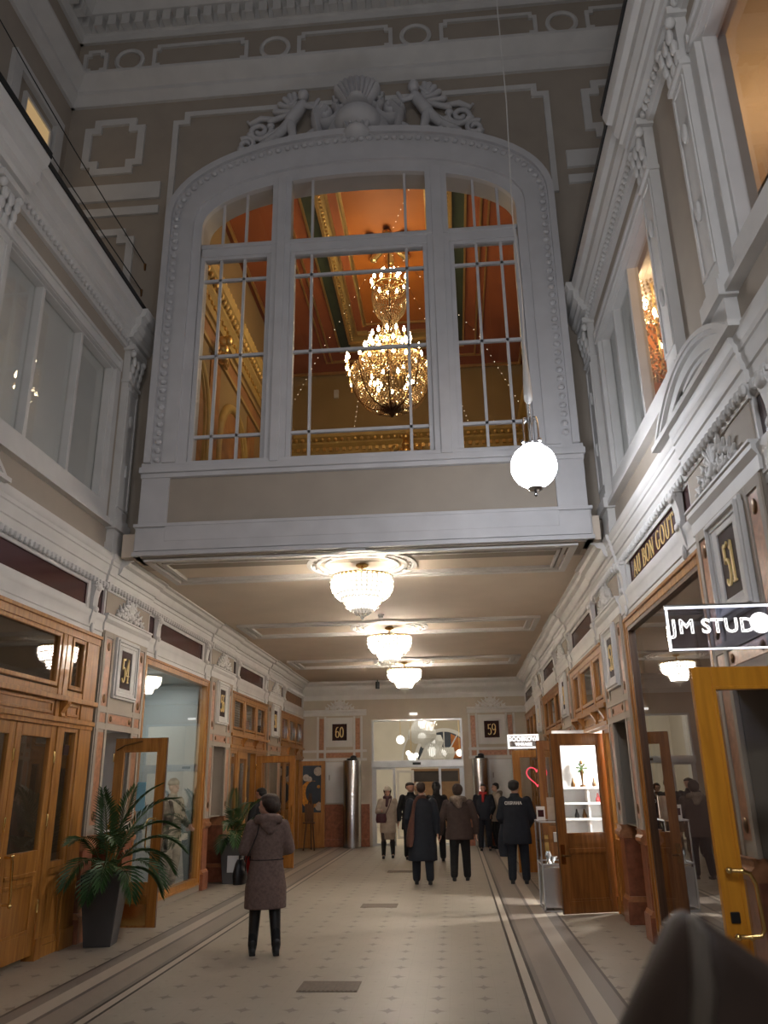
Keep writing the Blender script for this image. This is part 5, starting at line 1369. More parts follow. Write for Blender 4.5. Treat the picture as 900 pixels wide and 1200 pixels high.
sign_letters('JM STUD', (1.805, SY - .012, 2.785), (1, 0, 0), (0, 0, 1), (0, -1, 0), .138, 'lettering_light', t, outline=.0032, spacing=1.05)
o = MB(lambda x, y, z: (2.125 + x, SY - .02 + z, 2.80 + y)); o.lathe([(.066, -.012), (.072, 0), (.066, .012)], (0, 0, 0), 28); o.build('round_lamp', 'lettering_light', t, smooth=40)
# small light box over the heart door
t = thing('light_box_sign', 'small white light box sign lettered GOOSKOVA VINTAGE over the heart door', 'sign', (1.80, 17.9, 2.45))
m = MB(); m.frame('y', 17.86, 17.96, 1.14, 1.80, 2.45, 2.74, .035); m.build('box_frame', 'signface', t); m = MB(); m.box(1.17, 1.77, 17.875, 17.95, 2.48, 2.71); m.build('face', 'papergrey', t)
sign_letters('GOOSKOVA', (1.47, 17.87, 2.64), (1, 0, 0), (0, 0, 1), (0, -1, 0), .118, 'lettering_light', t, bold=.004, extrude=.004)
sign_letters('VINTAGE', (1.47, 17.87, 2.535), (1, 0, 0), (0, 0, 1), (0, -1, 0), .085, 'lettering_light', t, bold=.003, extrude=.004)
m = MB(); m.box(1.80, 2.2, 17.89, 17.93, 2.56, 2.60); m.build('arm', 'darkmetal', t)

# ================================================================== SMALL THINGS OF THE RIGHT SHOP
t = thing('display_case', 'glass display case with small trinkets before the open doorway', 'display case', (1.36, 13.2, 0))
x0, x1, y0, y1 = 1.20, 1.56, 12.86, 13.55
m = MB()
for xx in (x0, x1 - .02):
    for yy in (y0, y1 - .02): m.box(xx, xx + .02, yy, yy + .02, 0, 1.22)
for z in (.0, .62, 1.20): m.box(x0, x1, y0, y0 + .02, z, z + .02); m.box(x0, x1, y1 - .02, y1, z, z + .02); m.box(x0, x0 + .02, y0, y1, z, z + .02); m.box(x1 - .02, x1, y0, y1, z, z + .02)
m.build('case_frame', 'alu', t)
m = MB(); m.box(x0 + .02, x1 - .02, y0 + .02, y1 - .02, .05, .58); m.build('mirror_base', 'steel', t)
for z in (.62, .92, 1.205): m = MB(); m.box(x0 + .01, x1 - .01, y0 + .01, y1 - .01, z, z + .012); m.build('shelf', 'glass', t)
for q in ((x0, x0 + .006, y0, y1), (x0, x1, y0, y0 + .006)): m = MB(); m.box(*q, .64, 1.2); m.build('pane', 'glass', t)
def small(name, label, cat, fn, mat, loc, group=None):
    m = MB(); fn(m); o = m.build(name, mat, smooth=40, origin=loc); tag(o, label, cat, group); return o
small('glass_ornament', 'small glass ornament on the lower shelf of the display case', 'ornament', lambda m: (m.lathe([(.05, .633), (.02, .68), (.05, .74), (.03, .80)], (1.32, 13.0, 0), 14)), 'steel', (1.32, 13.0, .633))
small('glass_bowl', 'small shiny bowl on the lower shelf behind the ornament', 'bowl', lambda m: (m.lathe([(.03, .633), (.06, .66), (.09, .71)], (1.40, 13.25, 0), 14)), 'steel', (1.40, 13.25, .633))
small('white_carton', 'tiny white carton on the upper shelf of the display case', 'box', lambda m: m.box(1.42, 1.52, 12.92, 13.0, .933, 1.06), 'paper', (1.47, 12.96, .933))
t = thing('picture_card', 'photo card standing at the left on top of the display case', 'card', (1.27, 13.2, 1.22)); m = MB(); m.box(1.21, 1.34, 13.19, 13.21, 1.22, 1.42); m.build('card', 'paper', t); m = MB(); m.box(1.23, 1.32, 13.182, 13.19, 1.27, 1.37); m.build('photo', 'plum', t)
t = thing('leaflet_stand', 'pale leaflet stand at the right on top of the display case', 'leaflet stand', (1.45, 13.1, 1.22)); m = MB(); m.box(1.37, 1.56, 13.10, 13.13, 1.22, 1.55); m.build('sheet', 'cream', t); m = MB(); m.box(1.36, 1.57, 13.06, 13.16, 1.217, 1.235); m.build('foot', 'glass', t)
t = thing('shop_cabinet', 'white lit display cabinet with shelves seen through the open brown door', 'cabinet', (2.35, 14.2, 0))
m = MB(); m.box(1.66, 2.95, 14.25, 14.30, 0, 2.6); m.box(1.66, 1.69, 13.95, 14.28, 0, 1.66); m.box(2.12, 2.15, 13.95, 14.28, 0, 1.66); m.box(2.92, 2.95, 13.95, 14.28, 0, 1.66); m.build('cabinet_body', 'shopwhite', t)
for z in (.62, 1.18, 1.42, 1.66): m = MB(); m.box(1.66, 2.95, 13.92, 14.28, z, z + .03); m.build('shelf', 'shopwhite', t)
m = MB(); m.box(1.70, 2.92, 13.96, 14.25, .0, .60); m.build('base_drawer', 'brownpanel', t)
t = thing('figurine', 'slim dark figurine with flower on the top shelf of the white cabinet', 'figurine', (2.08, 14.08, 1.69)); m = MB(); m.lathe([(.05, 0), (.05, .02), (.012, .04), (.02, .16), (.035, .24), (.02, .30), (.022, .34)], (2.08, 14.08, 1.69), 12); m.ball((2.08, 14.08, 2.07), (.028, .028, .035), 10, 8); m.build('body', 'bronze', t, smooth=True)
m = MB(); 
for k in range(6): a = k; m.cap((2.08, 14.06, 1.98), (2.08 + .08 * math.cos(a), 14.06, 1.98 + .07 * math.sin(a)), .008, .018, 6, 2)
m.build('flower', 'leaf', t)
for i, (xx, zz, lab) in enumerate(((1.92, 1.69, 'dark trinket left of the figurine on the cabinet top shelf'), (2.26, 1.69, 'slanted dark trinket right of the figurine'), (1.94, 1.21, 'small dark bottle on the cabinet middle shelf'), (2.06, 1.21, 'second small bottle on the cabinet middle shelf'), (2.30, 1.45, 'red trinket on the bright cabinet shelf'))):
    small('shop_trinket', lab, 'trinket', lambda m: m.lathe([(.035, 0), (.04, .04), (.02, .09), (.012, .14)], (xx, 14.05, zz), 10), ['bronze', 'bronze', 'black', 'bronze', 'redcloth'][i], (xx, 14.05, zz))
# easel and red bag, floor grates
t = thing('easel', 'dark wooden easel before the moon painted door', 'easel', (-4.3, 24.3, 0))
for p, q in (((-4.42, 24.25, 0), (-4.28, 24.38, 1.54)), ((-4.10, 24.25, 0), (-4.24, 24.38, 1.54)), ((-4.26, 24.66, 0), (-4.26, 24.40, 1.46))):
    m = MB(); m.tube([p, q], .022, 6); m.build('leg', 'wooddark', t)
m = MB(); m.box(-4.44, -4.10, 24.24, 24.30, .72, .76); m.build('ledge', 'wooddark', t); m = MB(); m.box(-4.40, -4.14, 24.285, 24.30, .77, 1.25); m.build('dark_picture', 'wooddark', t)
t = thing('red_shopping_bag', 'red shopping bag standing behind the far potted palm', 'bag', (-4.38, 17.9, 0)); m = MB(); m.prism([(-4.52, 0), (-4.20, 0), (-4.16, .62), (-4.54, .62)], 'y', 17.84, 18.0); m.build('bag_body', 'redcloth', t, bevel=.01)
m = MB(); m.tube([(-4.44, 17.92, .62), (-4.42, 17.92, .78), (-4.30, 17.92, .78), (-4.27, 17.92, .62)], .012, 6); m.build('handle', 'black', t, smooth=True)
for yc, lab in ((8.4, 'nearest brown floor grate set in the tiled floor'), (13.55, 'middle brown floor grate set in the tiled floor'), (18.5, 'farthest brown floor grate set in the tiled floor')):
    t = thing('floor_grate', lab, 'floor grate', (-1.26, yc, 0)); m = MB(); m.box(-1.54, -.98, yc - .20, yc + .20, .001, .006); m.build('plate', 'grate', t); m = MB()
    for k in range(13): m.box(-1.52 + .043 * k, -1.50 + .043 * k, yc - .18, yc + .18, .006, .009)
    m.build('slat', 'grate', t)
# cables on the high left wall
for i, (p, q, lab) in enumerate((((-4.81, FY - .02, 10.05), (-6.49, 8.35, 13.0), 'upper of two dark cables slung beside the arched window'), ((-4.83, FY - .02, 9.55), (-6.49, 7.9, 12.2), 'lower of two dark cables slung beside the arched window'))):
    P_ = [Vector(p).lerp(Vector(q), u) + Vector((0, 0, -.08 * math.sin(PI * u))) for u in (0, .25, .5, .75, 1)]
    t = thing('slung_cable', lab, 'cable', p); m = MB(); m.tube([tuple(v) for v in P_], .009, 6); m.build('cable', 'darkmetal', t); m = MB(); m.cap((p[0], FY - .05, p[2]), (p[0], FY - .04, p[2] - .10), .022, .014, 8, 3); m.build('hook', 'bronze', t)

# ================================================================== FOREGROUND
t = thing('leather_stand', 'blurred dark brown leather covered stand with painted edge highlight in front', 'stand', (.36, 1.0, 0))
m = MB(); R_ = []
sil = [(.02, -.6), (.06, 1.30), (.155, 1.53), (.20, 1.60), (.232, 1.652), (.245, 1.662), (.262, 1.655), (.30, 1.628), (.36, 1.585), (.46, 1.50), (.62, 1.30), (.66, -.6)]
sil = [(x, max(0, z)) for x, z in sil]
for yy, k in ((.93, .90), (.95, .97), (1.0, 1.0), (1.06, .97), (1.08, .90)): R_.append([(.36 + (x - .36) * k, yy, z * (1 if z < 1 else 1) - (1 - k) * .35 * (z > 1)) for x, z in sil])
m.rings(R_); o = m.build('leather_body', 'leather', t, smooth=70)
m = MB(); m.tube([(.250, .985, 1.655), (.246, .95, 1.643), (.238, .928, 1.60), (.226, .926, 1.55), (.212, .925, 1.49), (.195, .925, 1.40), (.18, .925, 1.30)], [.006, .010, .012, .011, .009, .007, .005], 8); m.build('edge_highlight', 'leather_highlight', t, smooth=True)  # pale strip standing for the highlight along the edge
# ================================================================== PEOPLE
def organic(name, m, mat, parent, voxel, it=4, smooth=.5):
    """overlapping closed shapes fused into one continuous skin"""
    o = m.build(name, mat, None)
    o.parent = parent
    r = o.modifiers.new('fuse', 'REMESH'); r.mode = 'VOXEL'; r.voxel_size = voxel; r.use_smooth_shade = True
    s = o.modifiers.new('soften', 'SMOOTH'); s.factor = smooth; s.iterations = it
    return o
def plain(name, m, mat, parent, smooth=True):
    o = m.build(name, mat, None, smooth=smooth); o.parent = parent; return o

def person(label, loc, heading, h, coat='blackcloth', hem=.85, flare=1.0, wide=1.0, trousers='blackcloth', shoes='black', boots=0.0, hair='hairbrown', hairlen=0, turn=0.0,
           arms=None, stride=.0, hood=None, scarf=None, hat=None, group=None, skirt=None, category='person', bald=False, collar=True, gloves=False, name='person', stance=0):
    """local frame: faces +y, feet at z = 0, modelled 1.75 m tall then scaled"""
    t = thing(name, label, category, (loc[0], loc[1], 0), group, rotz=heading); t.scale = (h / 1.75,) * 3
    arms = arms or {}
    J = {}
    for q in (-1, 1):
        sh = Vector((q * .185 * wide, 0, 1.405)); el, wr = arms.get(q, ((q * .265 * wide, -.02, 1.12), (q * .275 * wide, .06, .88)))
        f = stride * q
        J[q] = dict(sh=sh, el=Vector(el), wr=Vector(wr), hip=Vector((q * .095, 0, .90)), kn=Vector((q * .112, .05 + f * .5, .50)), an=Vector((q * (.122 + stance), -.02 + f, .085 + max(0, -f) * .18)))
    ca, sa = math.cos(turn), math.sin(turn)
    def hd(x, y, z): return (x * ca - y * sa, x * sa + y * ca + .01, z)       # head turned about the neck
    # ---- body, one continuous surface
    m = MB()
    m.loft([(0, 0, .86, .10, .08), (0, 0, .92, .155, .11), (0, 0, 1.05, .135, .095), (0, 0, 1.20, .15, .10), (0, 0, 1.34, .165, .10), (0, 0, 1.42, .12, .08), (0, 0, 1.46, .06, .055)], 18)
    m.cap((0, -.01, 1.42), (0, .01, 1.56), .058, .052, 12, 3)
    for q in (-1, 1):
        j = J[q]
        m.cap(j['sh'], j['el'], .052, .042); m.cap(j['el'], j['wr'], .042, .028)
        m.cap(j['hip'], j['kn'], .082, .052); m.cap(j['kn'], j['an'], .052, .036); m.cap(j['an'], j['an'] + Vector((0, .08, -.045)), .034, .024)
        d = (j['wr'] - j['el']).normalized(); sd = Vector((0, 1, 0)) if abs(d.y) < .7 else Vector((0, 0, 1)); n_ = d.cross(sd).normalized(); sd = n_.cross(d).normalized()
        pc = j['wr'] + d * .05
        for a in (-.5, 0, .5): m.cap(j['wr'] + sd * (a * .025), pc + d * .035 + sd * (a * .06), .017, .015, 8, 2)
        for i, L_ in enumerate((.068, .078, .072, .056)):
            b0 = pc + d * .035 + sd * ((i - 1.5) * -.021); k1 = b0 + d * (L_ * .55) + n_ * (q * .006); k2 = k1 + d * (L_ * .45) + n_ * (q * .022)
            m.cap(b0, k1, .0095, .0088, 7, 2); m.cap(k1, k2, .0088, .0075, 7, 2)
        b0 = j['wr'] + d * .025 + sd * .024; k1 = b0 + d * .03 + sd * .028; m.cap(b0, k1, .012, .011, 7, 2); m.cap(k1, k1 + d * .035 + sd * .006, .0105, .008, 7, 2)
    # head
    for c, r in (((0, -.012, 1.655), (.076, .094, .098)), ((0, .022, 1.595), (.058, .070, .075)), ((0, .040, 1.552), (.034, .036, .028))): 
        m.ball(hd(*c), r, 16, 12) if abs(sa) < .05 else m.ball(hd(*c), ((r[0] * abs(ca) + r[1] * abs(sa)), (r[1] * abs(ca) + r[0] * abs(sa)), r[2]), 16, 12)
    m.cap(hd(0, .083, 1.655), hd(0, .108, 1.617), .011, .016, 8, 3)
    for q in (-1, 1): m.ball(hd(q * .077, -.005, 1.628), (.014, .022, .032), 8, 6); m.ball(hd(q * .033, .075, 1.672), (.026, .014, .010), 8, 5)
    for z in (1.583, 1.571): m.ball(hd(0, .088, z), (.024, .012, .007), 8, 5)
    body = organic('body', m, 'skin', t, .0085, 3, .45)
    m = MB()
    for q in (-1, 1): m.ball(hd(q * .031, .0775, 1.643), (.013, .009, .008), 8, 6)
    plain('eyes', m, 'eye', t)
    m = MB(); m.ball(hd(0, .095, 1.577), (.022, .010, .007), 8, 5); plain('mouth', m, 'lip', t)
    # ---- hair
    if not hat or hairlen:
        m = MB()
        def hb(x, y, z, rx, ry, rz): m.ball(hd(x, y, z), (rx * abs(ca) + ry * abs(sa), ry * abs(ca) + rx * abs(sa), rz), 14, 10)
        hb(0, -.025, 1.70, .084, .092, .068); hb(0, -.045, 1.655, .086, .078, .085); hb(0, .03, 1.718, .055, .045, .030)
        if hairlen: 
            hb(0, -.05, 1.63, .10, .08, .09); hb(.05, -.03, 1.67, .06, .075, .08); hb(-.05, -.03, 1.67, .06, .075, .08); hb(0, -.02, 1.725, .085, .085, .055)
        if hairlen > 1: hb(0, -.055, 1.54, .085, .06, .10)
        organic('hair', m, hair, t, .010, 2)
    # ---- legs
    legw = .066 if (skirt or boots > .3) else .088
    m = MB()
    for q in (-1, 1):
        j = J[q]; bot = j['an'].lerp(j['kn'], .0) + Vector((0, 0, .02))
        m.cap(j['hip'], j['kn'], .112, legw); m.cap(j['kn'], bot, legw, legw * .84)
    m.loft([(0, 0, .84, .10, .09), (0, 0, .90, .175, .125), (0, 0, 1.0, .165, .12)], 18)
    organic('trousers' if not skirt else 'tights', m, trousers, t, .014, 4)
    for q in (-1, 1):
        m = MB(); j = J[q]; a = j['an']; lift = Vector((0, 0, 0))
        fl = -.05 if stride * q < -.05 else 0
        m.cap(a + Vector((0, -.035, -.045)), a + Vector((0, .13, -.052 + fl)), .040, .034, 10, 3); m.ball(a + Vector((0, .14, -.052 + fl)), (.042, .06, .032), 10, 7); m.cap(a + Vector((0, -.01, -.02)), a + Vector((0, -.01, .05)), .046, .048, 10, 3)
        if boots:
            k = a.lerp(j['kn'], min(1, boots / .41)); m.cap(a, k, .052, .074 if boots > .2 else .06); m.cap(a + Vector((0, -.035, -.04)), a + Vector((0, -.03, -.062)), .03, .028, 10, 3)
        m.box(a.x - .036, a.x + .036, a.y - .07, a.y + .19, a.z - .087, a.z - .060)
        organic('shoe' if not boots else 'boot', m, shoes, t, .010, 3)
    if skirt:
        m = MB(); m.loft([(0, 0, skirt[1], .19, .15), (0, 0, .7, .20, .155), (0, 0, .95, .18, .13)], 22); organic('skirt', m, skirt[0], t, .014, 3)
    # ---- coat
    m = MB(); w = wide; hw_ = .205 * w * flare
    rows = [(0, .005, hem, hw_, .150 * flare), (0, .005, hem + (.95 - hem) * .5, hw_ * .985, .152 * flare), (0, 0, .96, .200 * w, .148), (0, 0, 1.08, .185 * w, .138), (0, 0, 1.22, .198 * w, .142), (0, -.005, 1.33, .205 * w, .135), (0, -.01, 1.41, .175 * w, .112), (0, -.01, 1.455, .115, .090), (0, -.005, 1.49, .078, .075)]
    m.loft(rows, 26)
    for q in (-1, 1):
        j = J[q]; m.ball(j['sh'] + Vector((-q * .01, 0, -.01)), (.085, .085, .08), 12, 9)
        m.cap(j['sh'], j['el'], .080, .070); m.cap(j['el'], j['wr'] - (j['wr'] - j['el']).normalized() * .015, .070, .054)
    if collar:
        m.loft([(0, -.01, 1.44, .10, .09), (0, -.008, 1.50, .088, .085), (0, -.005, 1.535, .080, .08)], 18)
    organic('coat', m, coat, t, .0135, 5)
    if hood:
        m = MB()
        for i in range(13):
            a = PI * (.98 + 1.04 * i / 12); m.ball((.125 * math.cos(a), -.045 + .105 * math.sin(a), 1.475 - .02 * math.sin(a)), (.055, .055, .060), 9, 7)
        m.ball((0, -.135, 1.43), (.10, .055, .085), 12, 9); m.ball((.02, -.14, 1.37), (.07, .04, .06), 10, 8)
        organic('hood', m, hood, t, .013, 3)
    if scarf:
        m = MB()
        for i in range(16): a = 2 * PI * i / 16; m.ball((.085 * math.cos(a), .085 * math.sin(a), 1.505 + .012 * math.sin(3 * a)), (.045, .045, .045), 8, 6)
        m.cap((0, .10, 1.48), (.02, .135, 1.30), .045, .04, 9, 3); organic('scarf', m, scarf, t, .012, 3)
    if hat:
        m = MB(); m.ball(hd(0, -.012, 1.712), (.092, .104, .085), 16, 12); m.loft([(hd(0, -.012, 0)[0], hd(0, -.012, 0)[1], 1.68, .098, .110), (hd(0, -.012, 0)[0], hd(0, -.012, 0)[1], 1.725, .097, .109)], 18)
        organic('hat', m, hat, t, .011, 3)
    return t

# woman in the fur coat, arms folded in front, face turned to the shops on her side
HOLD = {-1: ((-.275, .02, 1.14), (-.13, .22, 1.10)), 1: ((.275, .02, 1.14), (.12, .23, 1.08))}
t = person('person in a long mauve brown fur coat and black boots, standing with back turned', (-2.22, 9.84), .28, 1.675, coat='fur', hem=.495, flare=1.20, wide=1.02, boots=.40, shoes='black', hair='hairbrown', hairlen=1, turn=1.2, arms=HOLD, hood='fur', stride=-.05, trousers='blackcloth', stance=.012)
m = MB(); m.tube([(-.10, -.10, 1.46), (-.13, -.155, 1.32), (-.20, -.155, 1.15), (-.245, -.12, 1.05), (-.25, -.02, .96), (-.24, .10, .90)], .008, 6); plain('shoulder_strap', m, 'black', t)
m = MB(); m.tube([(.2 * math.cos(a) * 1.03, .142 * math.sin(a), 1.03) for a in [2 * PI * i / 24 for i in range(24)]], .005, 5, True); plain('waist_seam', m, 'blackcloth', t)
hb_ = thing('handbag', 'black handbag with pale papers hanging at the side of the fur coat', 'bag', (-2.55, 9.92, .72)); m = MB(lambda x, y, z: (x - 2.55, y + 9.92, z + .72))
m.loft([(0, 0, 0, .07, .15), (0, 0, .10, .08, .16), (0, 0, .22, .05, .12), (0, 0, .26, .03, .09)], 18); m.build('bag_body', 'black', hb_, smooth=50)
m = MB(lambda x, y, z: (x - 2.55, y + 9.92, z + .72)); m.box(-.15, -.02, -.02, -.005, .12, .30); m.build('papers', 'paper', hb_)
m = MB(lambda x, y, z: (x - 2.55, y + 9.92, z + .72)); m.tube([(0, -.08, .24), (.03, -.04, .36), (.05, .04, .36), (.03, .08, .24)], .008, 6); m.build('handle', 'black', hb_)

W1 = {-1: ((-.27, -.05, 1.13), (-.25, .06, .90)), 1: ((.27, -.05, 1.13), (.28, -.10, .88))}
t = person('person in a long black coat with a brown wool scarf hanging behind, walking away', (-.68, 16.2), .06, 1.79, coat='navy', hem=.40, flare=1.16, wide=1.14, trousers='navy', stride=-.10, arms=W1, hair='hairbrown')
m = MB(); m.loft([(-.235, -.10, .64, .055, .10), (-.225, -.11, .80, .075, .10), (-.20, -.12, 1.02, .06, .07), (-.165, -.125, 1.22, .035, .05), (-.13, -.10, 1.40, .03, .05)], 14); m.tube([(-.13, -.10, 1.40), (-.07, -.07, 1.49), (0, -.09, 1.51), (.07, -.05, 1.49), (.05, .05, 1.48), (-.04, .06, 1.48)], .034, 8)
organic('hanging_scarf', m, 'brownscarf', t, .013, 3)
t = person('person in a brown hooded parka with pale fur trim, walking away', (.02, 16.75), -.05, 1.74, coat='parka', hem=.74, flare=1.10, wide=1.24, trousers='blackcloth', stride=.09, hair='hairbrown', hairlen=1, hood='furlight',
           arms={-1: ((-.34, .0, 1.10), (-.37, .12, .84)), 1: ((.33, -.02, 1.10), (.33, .03, .86))})
t = person('person in dark navy guard uniform with white lettering across the back', (1.10, 16.25), -.10, 1.80, coat='navy', hem=.66, flare=1.06, wide=1.20, trousers='navy', stride=.03, hair='hairblack', turn=-.25,
           arms={-1: ((-.30, .02, 1.12), (-.22, .20, .95)), 1: ((.30, .02, 1.12), (.21, .20, .95))})
o = sans_text('back_lettering', 'ОХРАНА', (-.03, -.155, 1.36), (1, 0, 0), (0, 0, 1), (0, -1, 0), .075, 'paper', None, extrude=.003, bold=.002); o.parent = t
t = thing('folded_coat', 'dark navy coat hanging over the forearm of the guard', 'coat', (.86, 16.35, .45)); m = MB()
m.loft([(.86, 16.33, .46, .10, .09), (.86, 16.34, .62, .125, .10), (.88, 16.36, .85, .12, .10), (.91, 16.38, 1.02, .10, .09), (.93, 16.4, 1.08, .05, .05)], 18); m.build('cloth', 'navy', t, smooth=60)
t = person('person in a cream coat, white knitted hat and dark scarf, walking with a burgundy bag', (-1.78, 21.7), PI + .05, 1.68, coat='cream', hem=.62, flare=1.05, trousers='parka', boots=.30, shoes='black', hat='whitewool', hair='hairbrown', hairlen=2, scarf='burgundy', stride=.05,
           skirt=('beigecloth', .46), arms={-1: ((-.27, -.03, 1.12), (-.27, .05, .87)), 1: ((.27, .0, 1.14), (.17, .22, 1.16))})
hb_ = thing('handbag', 'burgundy handbag slung before the cream coat', 'bag', (-1.93, 21.5, .86)); m = MB(); m.loft([(-1.93, 21.49, .84, .12, .045), (-1.93, 21.49, .92, .14, .055), (-1.93, 21.49, 1.06, .12, .045)], 16); m.build('bag_body', 'burgundy', hb_, smooth=50)
m = MB(); m.tube([(-1.82, 21.5, 1.05), (-1.72, 21.52, 1.25), (-1.67, 21.55, 1.42)], .01, 6); m.build('strap', 'burgundy', hb_)
t = person('person in a black coat and dark trousers walking towards the camera, head turned aside', (-1.17, 21.5), PI + .1, 1.79, coat='blackcloth', hem=.66, flare=1.08, wide=1.10, trousers='blackcloth', hair='hairblack', turn=.5, stride=.14)
t = person('person in black with a pointed black hood, seen behind the long black coat', (-.50, 20.8), .1, 1.78, coat='blackcloth', hem=.55, flare=1.05, wide=1.0, trousers='blackcloth', hat='blackcloth', hair='hairblack', hairlen=2, stride=.08)
t = person('person in a dark jacket with red collar facing the camera before the right steel column', (.74, 23.85), PI, 1.72, coat='navy', hem=.80, wide=1.14, trousers='navy', hair='hairblack', scarf='redcloth', stride=.06, arms={-1: ((-.28, .0, 1.12), (-.2, .16, .95)), 1: ((.28, .0, 1.12), (.2, .16, .95))})
t = person('person in a pale beige coat with dark hair, standing in profile by the end wall', (1.12, 24.4), PI / 2 + .3, 1.74, coat='cream', hem=.72, wide=1.1, trousers='blackcloth', hair='hairblack', hood='furlight')
t = person('person in black standing at the open glass door, mostly hidden by the fur coat', (-4.14, 17.6), .9, 1.73, coat='blackcloth', hem=.75, wide=1.0, trousers='blackcloth', hair='hairblack', turn=.3)
t = person('person in rust brown seen between two black coats in the doorway', (-1.02, 24.2), PI, 1.66, coat='brownscarf', hem=.70, trousers='blackcloth', hair='hairbrown', hairlen=1)
t = person('person with black hair and pale clothes far behind in the doorway', (-1.22, 26.6), PI - .2, 1.76, coat='beigecloth', hem=.7, trousers='blackcloth', hair='hairblack', hat='whitewool')

# mannequin in camouflage in the tall window
t = person('camouflage clad mannequin standing in the tall shop window behind the open door', (-5.12, 14.9), -1.9, 1.80, coat='camo', hem=.80, wide=1.05, trousers='camo', shoes='camo', boots=.2, hair='hairbrown', category='mannequin', name='mannequin', hat='camo', arms={-1: ((-.27, .02, 1.12), (-.2, .22, 1.0)), 1: ((.29, -.04, 1.13), (.31, .02, .86))})
t.location.z = .10
t = thing('framed_print', 'pale framed print standing behind the camouflage mannequin', 'picture', (-5.95, 14.2, .1)); m = MB(side(LEFT)); m.frame('x', -1.24, -1.20, 13.8, 14.5, .45, 2.1, .03); m.build('picture_frame', 'alu', t); m = MB(side(LEFT)); m.box(-1.24, -1.22, 13.82, 14.48, .47, 2.08); m.build('print', 'shopwhite', t)
m = MB(side(LEFT)); m.prism([(14.0, .5), (14.3, .5), (14.28, .9), (14.15, 1.2), (14.02, .9)], 'x', -1.22, -1.21); m.build('printed_shape', 'papergrey', t)

# ================================================================== POTTED PALMS
def frond(m, base, az, lean, length, droop, n=15, ll=.30, twist=0):
    d = Vector((math.cos(az) * math.sin(lean), math.sin(az) * math.sin(lean), math.cos(lean))); p = Vector(base); pts = [p.copy()]
    st = length / n
    for i in range(n):
        d = (d + Vector((math.cos(az) * .02, math.sin(az) * .02, -droop * (.35 + i / n)))).normalized(); p = p + d * st; pts.append(p.copy())
    m.mi = 1; m.tube([tuple(q) for q in pts], [.010 * (1 - .75 * i / n) for i in range(n + 1)], 5)
    m.mi = 0
    for i in range(5, n + 1):
        t_ = (pts[min(i + 1, n)] - pts[i - 1]).normalized(); sdv = t_.cross(Vector((0, 0, 1))).normalized(); upv = sdv.cross(t_).normalized()
        u = (i - 5) / (n - 5); L_ = ll * (.55 + .9 * u * (1 - u) * 2) * (1 - .25 * u)
        for q in (-1, 1):
            for k in (0, .5):
                b0 = pts[i].lerp(pts[i - 1], k)
                dv = (t_ * (.65 + .5 * u) + sdv * (q * (.95 - .45 * u)) + upv * .22).normalized(); wv = (t_.cross(dv)).normalized().cross(dv).normalized()
                m1 = b0 + dv * (L_ * .5) + Vector((0, 0, -.01)); e = b0 + dv * L_ + Vector((0, 0, -.22 * L_)); ww = .014
                m.add([tuple(b0), tuple(m1 + wv * ww + upv * .004), tuple(e), tuple(m1 - wv * ww + upv * .004), tuple(m1 - upv * .008)], [(0, 1, 4), (1, 2, 4), (2, 3, 4), (3, 0, 4)])
def potted_palm(loc, label, seed, pot_h=.78, top=.235, bot=.165, fr=(), rot=.15):
    R_ = random.Random(seed); t = thing('potted_palm', label, 'potted plant', loc); x, y, z = loc
    def sq(k, zz): 
        return [(x + k * (a * math.cos(rot) - b * math.sin(rot)), y + k * (a * math.sin(rot) + b * math.cos(rot)), zz) for a, b in ((-1, -1), (1, -1), (1, 1), (-1, 1))]
    m = MB(); m.rings([sq(bot, 0), sq(top, pot_h), sq(top - .022, pot_h), sq(top - .03, pot_h - .05)]); m.build('planter', 'pot', t, bevel=.008)
    m = MB(); m.rings([sq(top - .032, pot_h - .07), sq(top - .028, pot_h - .035)]); m.build('soil', 'soil', t)
    for i, (az, lean, L_, dr) in enumerate(fr):
        m = MB(); frond(m, (x + R_.uniform(-.06, .06), y + R_.uniform(-.06, .06), pot_h - .05), az, lean, L_, dr); m.build('frond', ['leaf', 'leafstem'], t)
    return t
D_ = math.radians
potted_palm((-4.36, 10.42, 0), 'large potted palm in a tapered grey planter near the closed double doors', 3, .80, .245, .16,
    [(D_(20), .14, 1.25, .10), (D_(40), .34, 1.15, .15), (D_(-80), .22, 1.15, .05), (D_(-95), .50, 1.05, .12), (D_(-60), .40, 1.0, .14), (D_(-75), .75, .95, .17), (D_(10), .45, 1.1, .17), (D_(60), .60, 1.0, .19), (D_(-15), .75, .95, .19), (D_(-100), .70, 1.0, .18), (D_(85), .4, 1.0, .12), (D_(-85), .95, .85, .17), (D_(35), .62, 1.05, .19), (D_(-45), .85, .85, .2), (D_(75), .1, 1.1, .05), (D_(0), .22, 1.25, .12), (D_(-88), .08, 1.0, .06), (D_(25), .95, .8, .2)])
potted_palm((-4.42, 16.62, 0), 'smaller potted palm in a grey planter beside plaque 56', 5, .80, .235, .165,
    [(D_(0), .25, 1.1, .10), (D_(40), .5, 1.0, .15), (D_(-85), .3, .95, .12), (D_(-40), .55, 1.0, .17), (D_(-90), .5, .95, .15), (D_(-75), .7, .9, .18), (D_(80), .3, 1.0, .1), (D_(10), .7, .95, .18), (D_(-70), .15, 1.1, .08), (D_(-95), .85, .8, .18), (D_(70), .6, .85, .2), (D_(20), .45, 1.1, .14)], .1)

